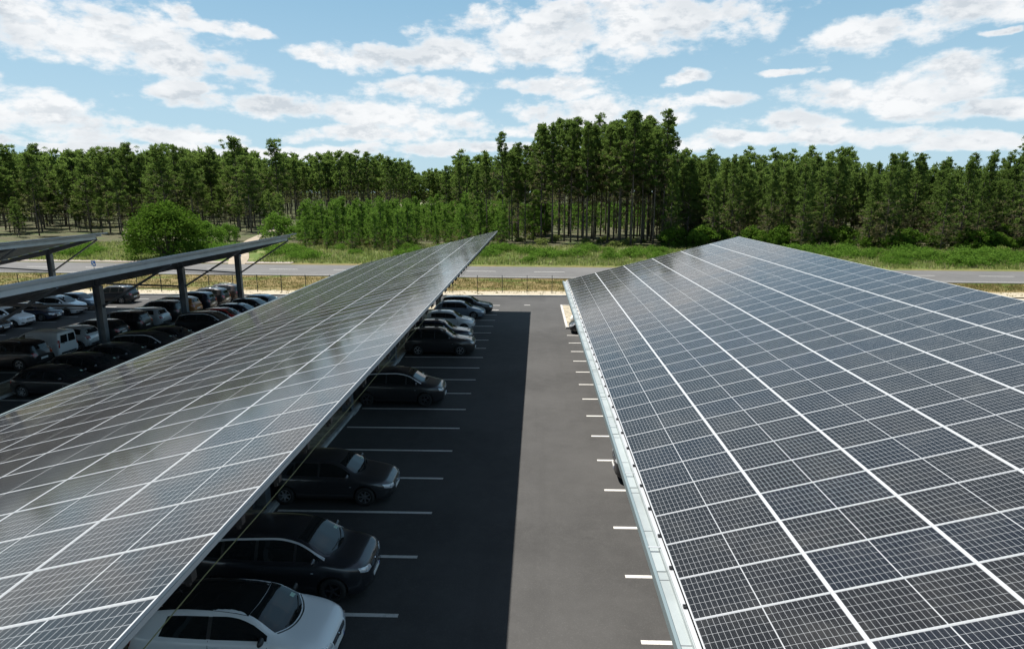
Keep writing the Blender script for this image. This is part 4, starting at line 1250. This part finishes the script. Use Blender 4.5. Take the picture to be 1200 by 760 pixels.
# wood on the right
mid = [make_tree('pine_tree', '', pine_parts(15.5, c0, 3.1, 150, 46, .20, .45, ln, .11, 1.1, .7, .42, 2), M['needle']) for c0, ln in ((.20, .01), (.28, -.015), (.10, .02), (.24, 0), (.15, -.01))]
G = 'pines of the dense wood on the right'
pts = scatter(122, (24, 150, 112, 160, lambda x, y: 772 < px(x, y) < 1330 and y > 124 - .085 * (x - 28)), 2.1)
for (x, y) in pts:
    u = px(x, y); hs = 1.0 + .0002 * max(0, u - 850) + (.12 if u > 1170 else 0)
    plant(random.choice(mid), used, x, y, hs * random.choice((.78, .88, .95, 1.0, 1.06)) * (1 + (y - 120) * .003), 'slim pine in the dense dark wood behind the solar roof on the right', G)
# wood on the left
umb = [make_tree('pine_tree', '', pine_parts(20, c0, 4.3, 135, 56, .27, .25, ln, .16, .55, .6, .66, 3), M['needle']) for c0, ln in ((.44, .01), (.54, -.02), (.30, .015), (.50, 0))]
G = 'pines of the wood on the left'
pts = scatter(74, (-165, -62, 150, 215, lambda x, y: -40 < px(x, y) < 300 and y > 150 + .30 * (x + 130)), 3.4)
for (x, y) in pts:
    u = px(x, y)
    plant(random.choice(umb), used, x, y, random.choice((.45, .66, .84, .93, 1.02, 1.1)) * (1 + (y - 160) * .0015) * (1 + .05 * math.sin(x * .21)), 'green pine in the wood beyond the left canopies', G)
plant(umb[0], used, -82.5, 205, 1.34, 'tallest rounded pine standing above the skyline of the left wood')
G = 'tall pines on the skyline behind the young plantation'
pts = scatter(44, (-130, -35, 255, 370, lambda x, y: 255 < px(x, y) < 478), 5.0)
for (x, y) in pts:
    plant(random.choice(tall), used, x, y, .98 * (1 - .10 * max(0, (px(x, y) - 400) / 80)) * random.choice((.88, 1, 1.05)) * (1 + (y - 300) * .0016), 'tall bare stemmed pine on the skyline behind the young plantation', G)
# young plantation
young = [make_tree('young_pine', '', pine_parts(6.6, .05, 1.75, 70, 40, .16, .4, 0, .05, .95, .8, .34, 2), M['needle_young'], 'young pine') for _ in range(4)]
G = 'young pines of the plantation'
def yreg(x, y):
    u = px(x, y); return 352 < u < 640 and y > 119 + 3.5 * math.sin(x * .55) + 2.5 * math.sin(x * 1.3 + 1) + (.45 * (x + 33) if x > -33 else 0) * .7 and not (u > 590 and y < 150) and math.sin(x * .9) * math.sin(y * .7 + x * .3) < .45
pts = scatter(230, (-75, 12, 116, 175, yreg), 1.6)
for (x, y) in pts: plant(random.choice(young), used, x, y, random.choice((.45, .6, .75, .85, .95, 1.1, 1.35)) * (1 + .25 * max(0, (px(x, y) - 470) / 150)), 'bright green young pine in the dense plantation between the woods', G)
# the rest of the plantation and of the woods, as one mass each
def forest_mass(name, label, spots, parts_list, leafmat):
    Vs, Ts = [], []; mb = MB()
    for (x, y, s) in spots:
        tb, V, T = random.choice(parts_list)
        a = random.random() * 6.28; c_, s_ = math.cos(a), math.sin(a)
        V2 = V.copy(); V2[:, 0] = (V[:, 0] * c_ - V[:, 1] * s_) * s + x; V2[:, 1] = (V[:, 0] * s_ + V[:, 1] * c_) * s + y; V2[:, 2] = V[:, 2] * s + gz(y) - .06
        Vs.append(V2); Ts.append(T)
        o = len(mb.v); z0 = gz(y) - .06
        mb.v += [((vx * c_ - vy * s_) * s + x, (vx * s_ + vy * c_) * s + y, vz * s + z0) for vx, vy, vz in tb.v]
        mb.f += [tuple(i + o for i in f) for f in tb.f]
    V = np.concatenate(Vs); T = np.concatenate(Ts)
    me = leaf_mesh(name, V, T)
    me2 = bpy.data.meshes.new('t'); me2.from_pydata(mb.v, [], mb.f)
    bm = bmesh.new(); bm.from_mesh(me); n0 = len(bm.faces)
    bm.from_mesh(me2); bm.faces.ensure_lookup_table()
    for f in bm.faces[n0:]: f.material_index = 1
    bm.to_mesh(me); bm.free(); bpy.data.meshes.remove(me2)
    me.materials.append(leafmat); me.materials.append(M['bark'])
    o = bpy.data.objects.new(name, me); COL.objects.link(o)
    tag(o, label, 'forest', kind='stuff'); return o
lowp = [pine_parts(18, c0, 3.4, 44, 30, .62, .15, 0, .2, .6, .7, .85, 2) for c0 in (.25, .4, .15)]
lowl = [pine_parts(19, c0, 4.6, 48, 32, .60, .1, 0, .2, .5, .6, .95, 2) for c0 in (.5, .36, .56)]
lowt = [pine_parts(26, .45, 4.4, 48, 30, .75, .1, 0, .26, .45, .6, 1.1, 3) for _ in range(2)]
lowy = [pine_parts(6.4, .1, 1.4, 16, 18, .40, .2, 0, .06, .8, .8, .5, 2) for _ in range(3)]
sp = [(x, y, 1.0 * random.uniform(.85, 1.15)) for x, y in scatter(420, (-62, 45, 172, 262, lambda x, y: 345 < px(x, y) < 790), 2.3)]
forest_mass('young_plantation', 'far part of the young pine plantation merging into one green mass', sp, lowy, M['needle_young'])
sp = [(x, y, random.uniform(.95, 1.15) * (1 + (y - 160) * .002)) for x, y in scatter(230, (-300, -70, 195, 360, lambda x, y: -120 < px(x, y) < 300), 5)]
sp += [(x, y, random.uniform(.35, .6)) for x, y in scatter(120, (-200, -70, 175, 260, lambda x, y: -60 < px(x, y) < 330), 3)]
forest_mass('pine_wood', 'deeper umbrella crowned rows of the left wood', sp, lowl, M['needle'])
sp = []
sp += [(x, y, random.uniform(.78, .98)) for x, y in scatter(210, (30, 240, 140, 230, lambda x, y: 775 < px(x, y) < 1380 and y > 146), 4.0)]
sp += [(x, y, random.uniform(.45, .62)) for x, y in scatter(12, (-60, 0, 185, 240, lambda x, y: 545 < px(x, y) < 610), 5)]
sp += [(x, y, random.uniform(.85, 1.05)) for x, y in scatter(40, (-260, -120, 120, 200, lambda x, y: px(x, y) < -20), 5)]
sp += [(x, y, random.uniform(.8, 1.0)) for x, y in scatter(40, (130, 230, 100, 180, lambda x, y: px(x, y) > 1330), 5)]
forest_mass('pine_forest', 'deeper rows of the surrounding pine forest', sp, lowp, M['needle'])
sp = [(x, y, random.uniform(.9, 1.1)) for x, y in scatter(420, (-260, 160, 262, 480, lambda x, y: 215 < px(x, y) < 1000 and not (482 < px(x, y) < 534)), 5)]
sp += [(x, y, random.uniform(1.1, 1.25)) for x, y in scatter(170, (-460, 260, 600, 760, lambda x, y: 60 < px(x, y) < 1000), 6)]
sp2 = [(x, y, random.uniform(.95, 1.2)) for x, y in scatter(330, (-260, 300, 485, 570, lambda x, y: 200 < px(x, y) < 1050 and not (482 < px(x, y) < 534)), 4)]
sp2 += [(x, y, random.uniform(1.15, 1.4)) for x, y in scatter(110, (-110, 20, 440, 500, lambda x, y: 465 < px(x, y) < 560), 3.0)]
forest_mass('distant_wood', 'low crowned distant pines standing behind the skyline rows', sp2, lowp, M['needle'])
forest_mass('distant_forest', 'distant dark pine forest closing the view beyond the pale field', sp, lowt, M['needle'])

# broad bushes
def bush_parts(w_, h, n, dens, size, tr=.12):
    mb = MB(); cs, rs, ns, ts = [], [], [], []
    for q in range(n):
        a = random.random() * 6.28; t = random.random() ** .8; e = random.random() ** .6
        rr = w_ / 2 * e * math.sqrt(max(0.05, 1 - (t - .35) ** 2 / .55)); z = h * (.06 + .86 * t) * (1 - .25 * e)
        c = (rr * math.cos(a), rr * math.sin(a), z)
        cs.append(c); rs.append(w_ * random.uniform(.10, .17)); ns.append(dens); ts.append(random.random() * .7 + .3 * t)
        if q % 5 == 0: mb.tube([(0, 0, -.1), (c[0] * .4, c[1] * .4, z * .5), c], [tr, tr * .5, .02], 4, cap=False)
    V, T = leaves(cs, rs, ns, size, ts, .8)
    return mb, V, T
big = make_tree('round_bush', '', bush_parts(11.6, 9.8, 130, 95, .34, .22), M['leaf'], 'bush')
plant(big, used, -61.5, 104.5, 1.0, 'large rounded bush beyond the road, rising above the steel channel of the left canopies')
med = [make_tree('bush', '', bush_parts(8, 6.0, 60, 80, .30), M['leaf_bright'], 'bush') for _ in range(2)]
for (u_, y, s, lab) in ((240, 128, .9, 'bright green bush directly right of the large rounded bush'), (265, 142, .75, 'small green bush right of the large rounded bush, behind another'), (325, 150, 1.05, 'round bright bush beside the dirt track'),
                        (225, 150, .8, 'mid green bush peeping over the right shoulder of the large rounded bush'), (352, 146, .8, 'leafy bush between the dirt track and the young plantation'), (152, 112, .45, 'low bush at the left foot of the large rounded bush'), (375, 135, .5, 'low bright bush at the corner of the young plantation'),
                        (490, 225, 1.05, 'dark rounded bush at the edge of the pale far field')):
    x = (u_ - 600) / 740.84 * y * 1.0 - math.tan(R(2.02)) * y
    plant(med[int(u_) % 2], used, x, y, s, lab)
low = [make_tree('low_shrub', '', bush_parts(4.6, 1.4, 34, 60, .17, .04), M['leaf_bright'], 'shrub') for _ in range(3)]
dull = make_tree('low_shrub', '', bush_parts(3.0, 1.3, 22, 60, .18, .04), M['grass'], 'shrub')
G = 'low green shrubs along the verge beyond the road'
def yroad(x): return 96 - SK * x
for k in range(150):
    x = random.uniform(-100, 120); y = yroad(x) + 3 + random.random() ** 1.0 * 22
    u = px(x, y)
    if 140 < u < 320 and y < 112: continue
    if 780 < u < 860 and y > 108: y = 106
    s = random.uniform(.6, 1.15) if u < 800 else random.uniform(.8, 1.35)
    plant(random.choice(low), used, x, y, s, 'low bright green shrub in the verge beyond the road', G)
G = 'dull grey green shrubs under the trees'
for k in range(46):
    x = random.uniform(-20, 110); y = max(112, 137 - .2 * x) + random.uniform(-5, 12)
    plant(dull, used, x, y, random.uniform(.5, 1.2), 'dull grey green shrub at the foot of the trees', G)
# understorey under the right wood
und = make_tree('undergrowth_bush', '', bush_parts(5, 4.5, 34, 60, .30, .06), M['leaf'], 'bush')
G = 'dark bushes under the right wood'
for k in range(80):
    x = random.uniform(24, 110); y = 126 - .085 * (x - 28) + random.uniform(-1, 12)
    if px(x, y) < 775: continue
    plant(und, used, x, y, random.uniform(.5, 1.1), 'dark leafy bush under the pines of the right wood', G)
# leaning dead stem
m_ = MB(); m_.tube([(0, 0, -.1), (.6, 0, 1.5), (2.6, .2, 4.6), (3.4, .2, 5.9)], [.11, .10, .07, .03], 6); m_.tube([(1.2, .05, 2.4), (1.6, .0, 3.4)], [.05, .02], 5)
o = m_.build('dead_trunk', M['bark'], smooth=True); o.location = (-7.6, 137.5, -.95)
tag(o, 'thin leaning dead stem beside the tip of the left canopy', 'dead tree')

# ------------------------------------------------------------------ grass
def grass(name, label, n, fx, hmin, hmax, m_, blades=7, pdead=.2, wid=.05, spread=.25):
    V = []; T = []
    for _ in range(n):
        p = fx()
        if p is None: continue
        x, y = p; z = gz(y) - .07 if y > 66 else gz(y) + .05
        h = random.uniform(hmin, hmax); tn = 1.5 if random.random() < pdead else random.random()
        for b in range(blades):
            a = random.random() * 6.28; bx, by = x + random.gauss(0, spread), y + random.gauss(0, spread)
            ex, ey = math.cos(a) * h * .35, math.sin(a) * h * .35; hh = h * random.uniform(.6, 1.1)
            px_, py_ = -math.sin(a) * wid, math.cos(a) * wid
            V += [(bx - px_, by - py_, z), (bx + px_, by + py_, z), (bx + ex, by + ey, z + hh)]; T.append(tn)
    me = leaf_mesh(name, np.array(V), np.array(T)); me.materials.append(m_)
    o = bpy.data.objects.new(name, me); COL.objects.link(o); tag(o, label, 'grass', kind='stuff')
def f_far():
    x = random.uniform(-115, 125); y = yroad(x) + random.random() ** 1.2 * 36
    if -50 - (y - 96) * .35 - 2.5 < x < -46 - (y - 96) * .3 + 2.5: return None
    return (x, y)
grass('verge_grass', 'rough green and straw coloured grass beyond the road', 15000, f_far, .25, .8, M['grass'], 7, .22, .06, .3)
def f_mid():
    x = random.uniform(-95, 75); y0 = 69; y1 = 78.3 - SK * x
    return (x, random.uniform(y0, y1))
grass('dry_grass', 'dry brown and green grass between the fence and the road', 9000, f_mid, .08, .32, M['grass_dry'], 6, .3, .035, .2)
def f_sand():
    return (random.uniform(-80, 60), random.choice((random.uniform(64.2, 68.5), random.uniform(67, 69))))
grass('sparse_grass', 'sparse tufts of grass on the sandy verge', 900, f_sand, .06, .22, M['grass_dry'], 6, .5, .03, .12)
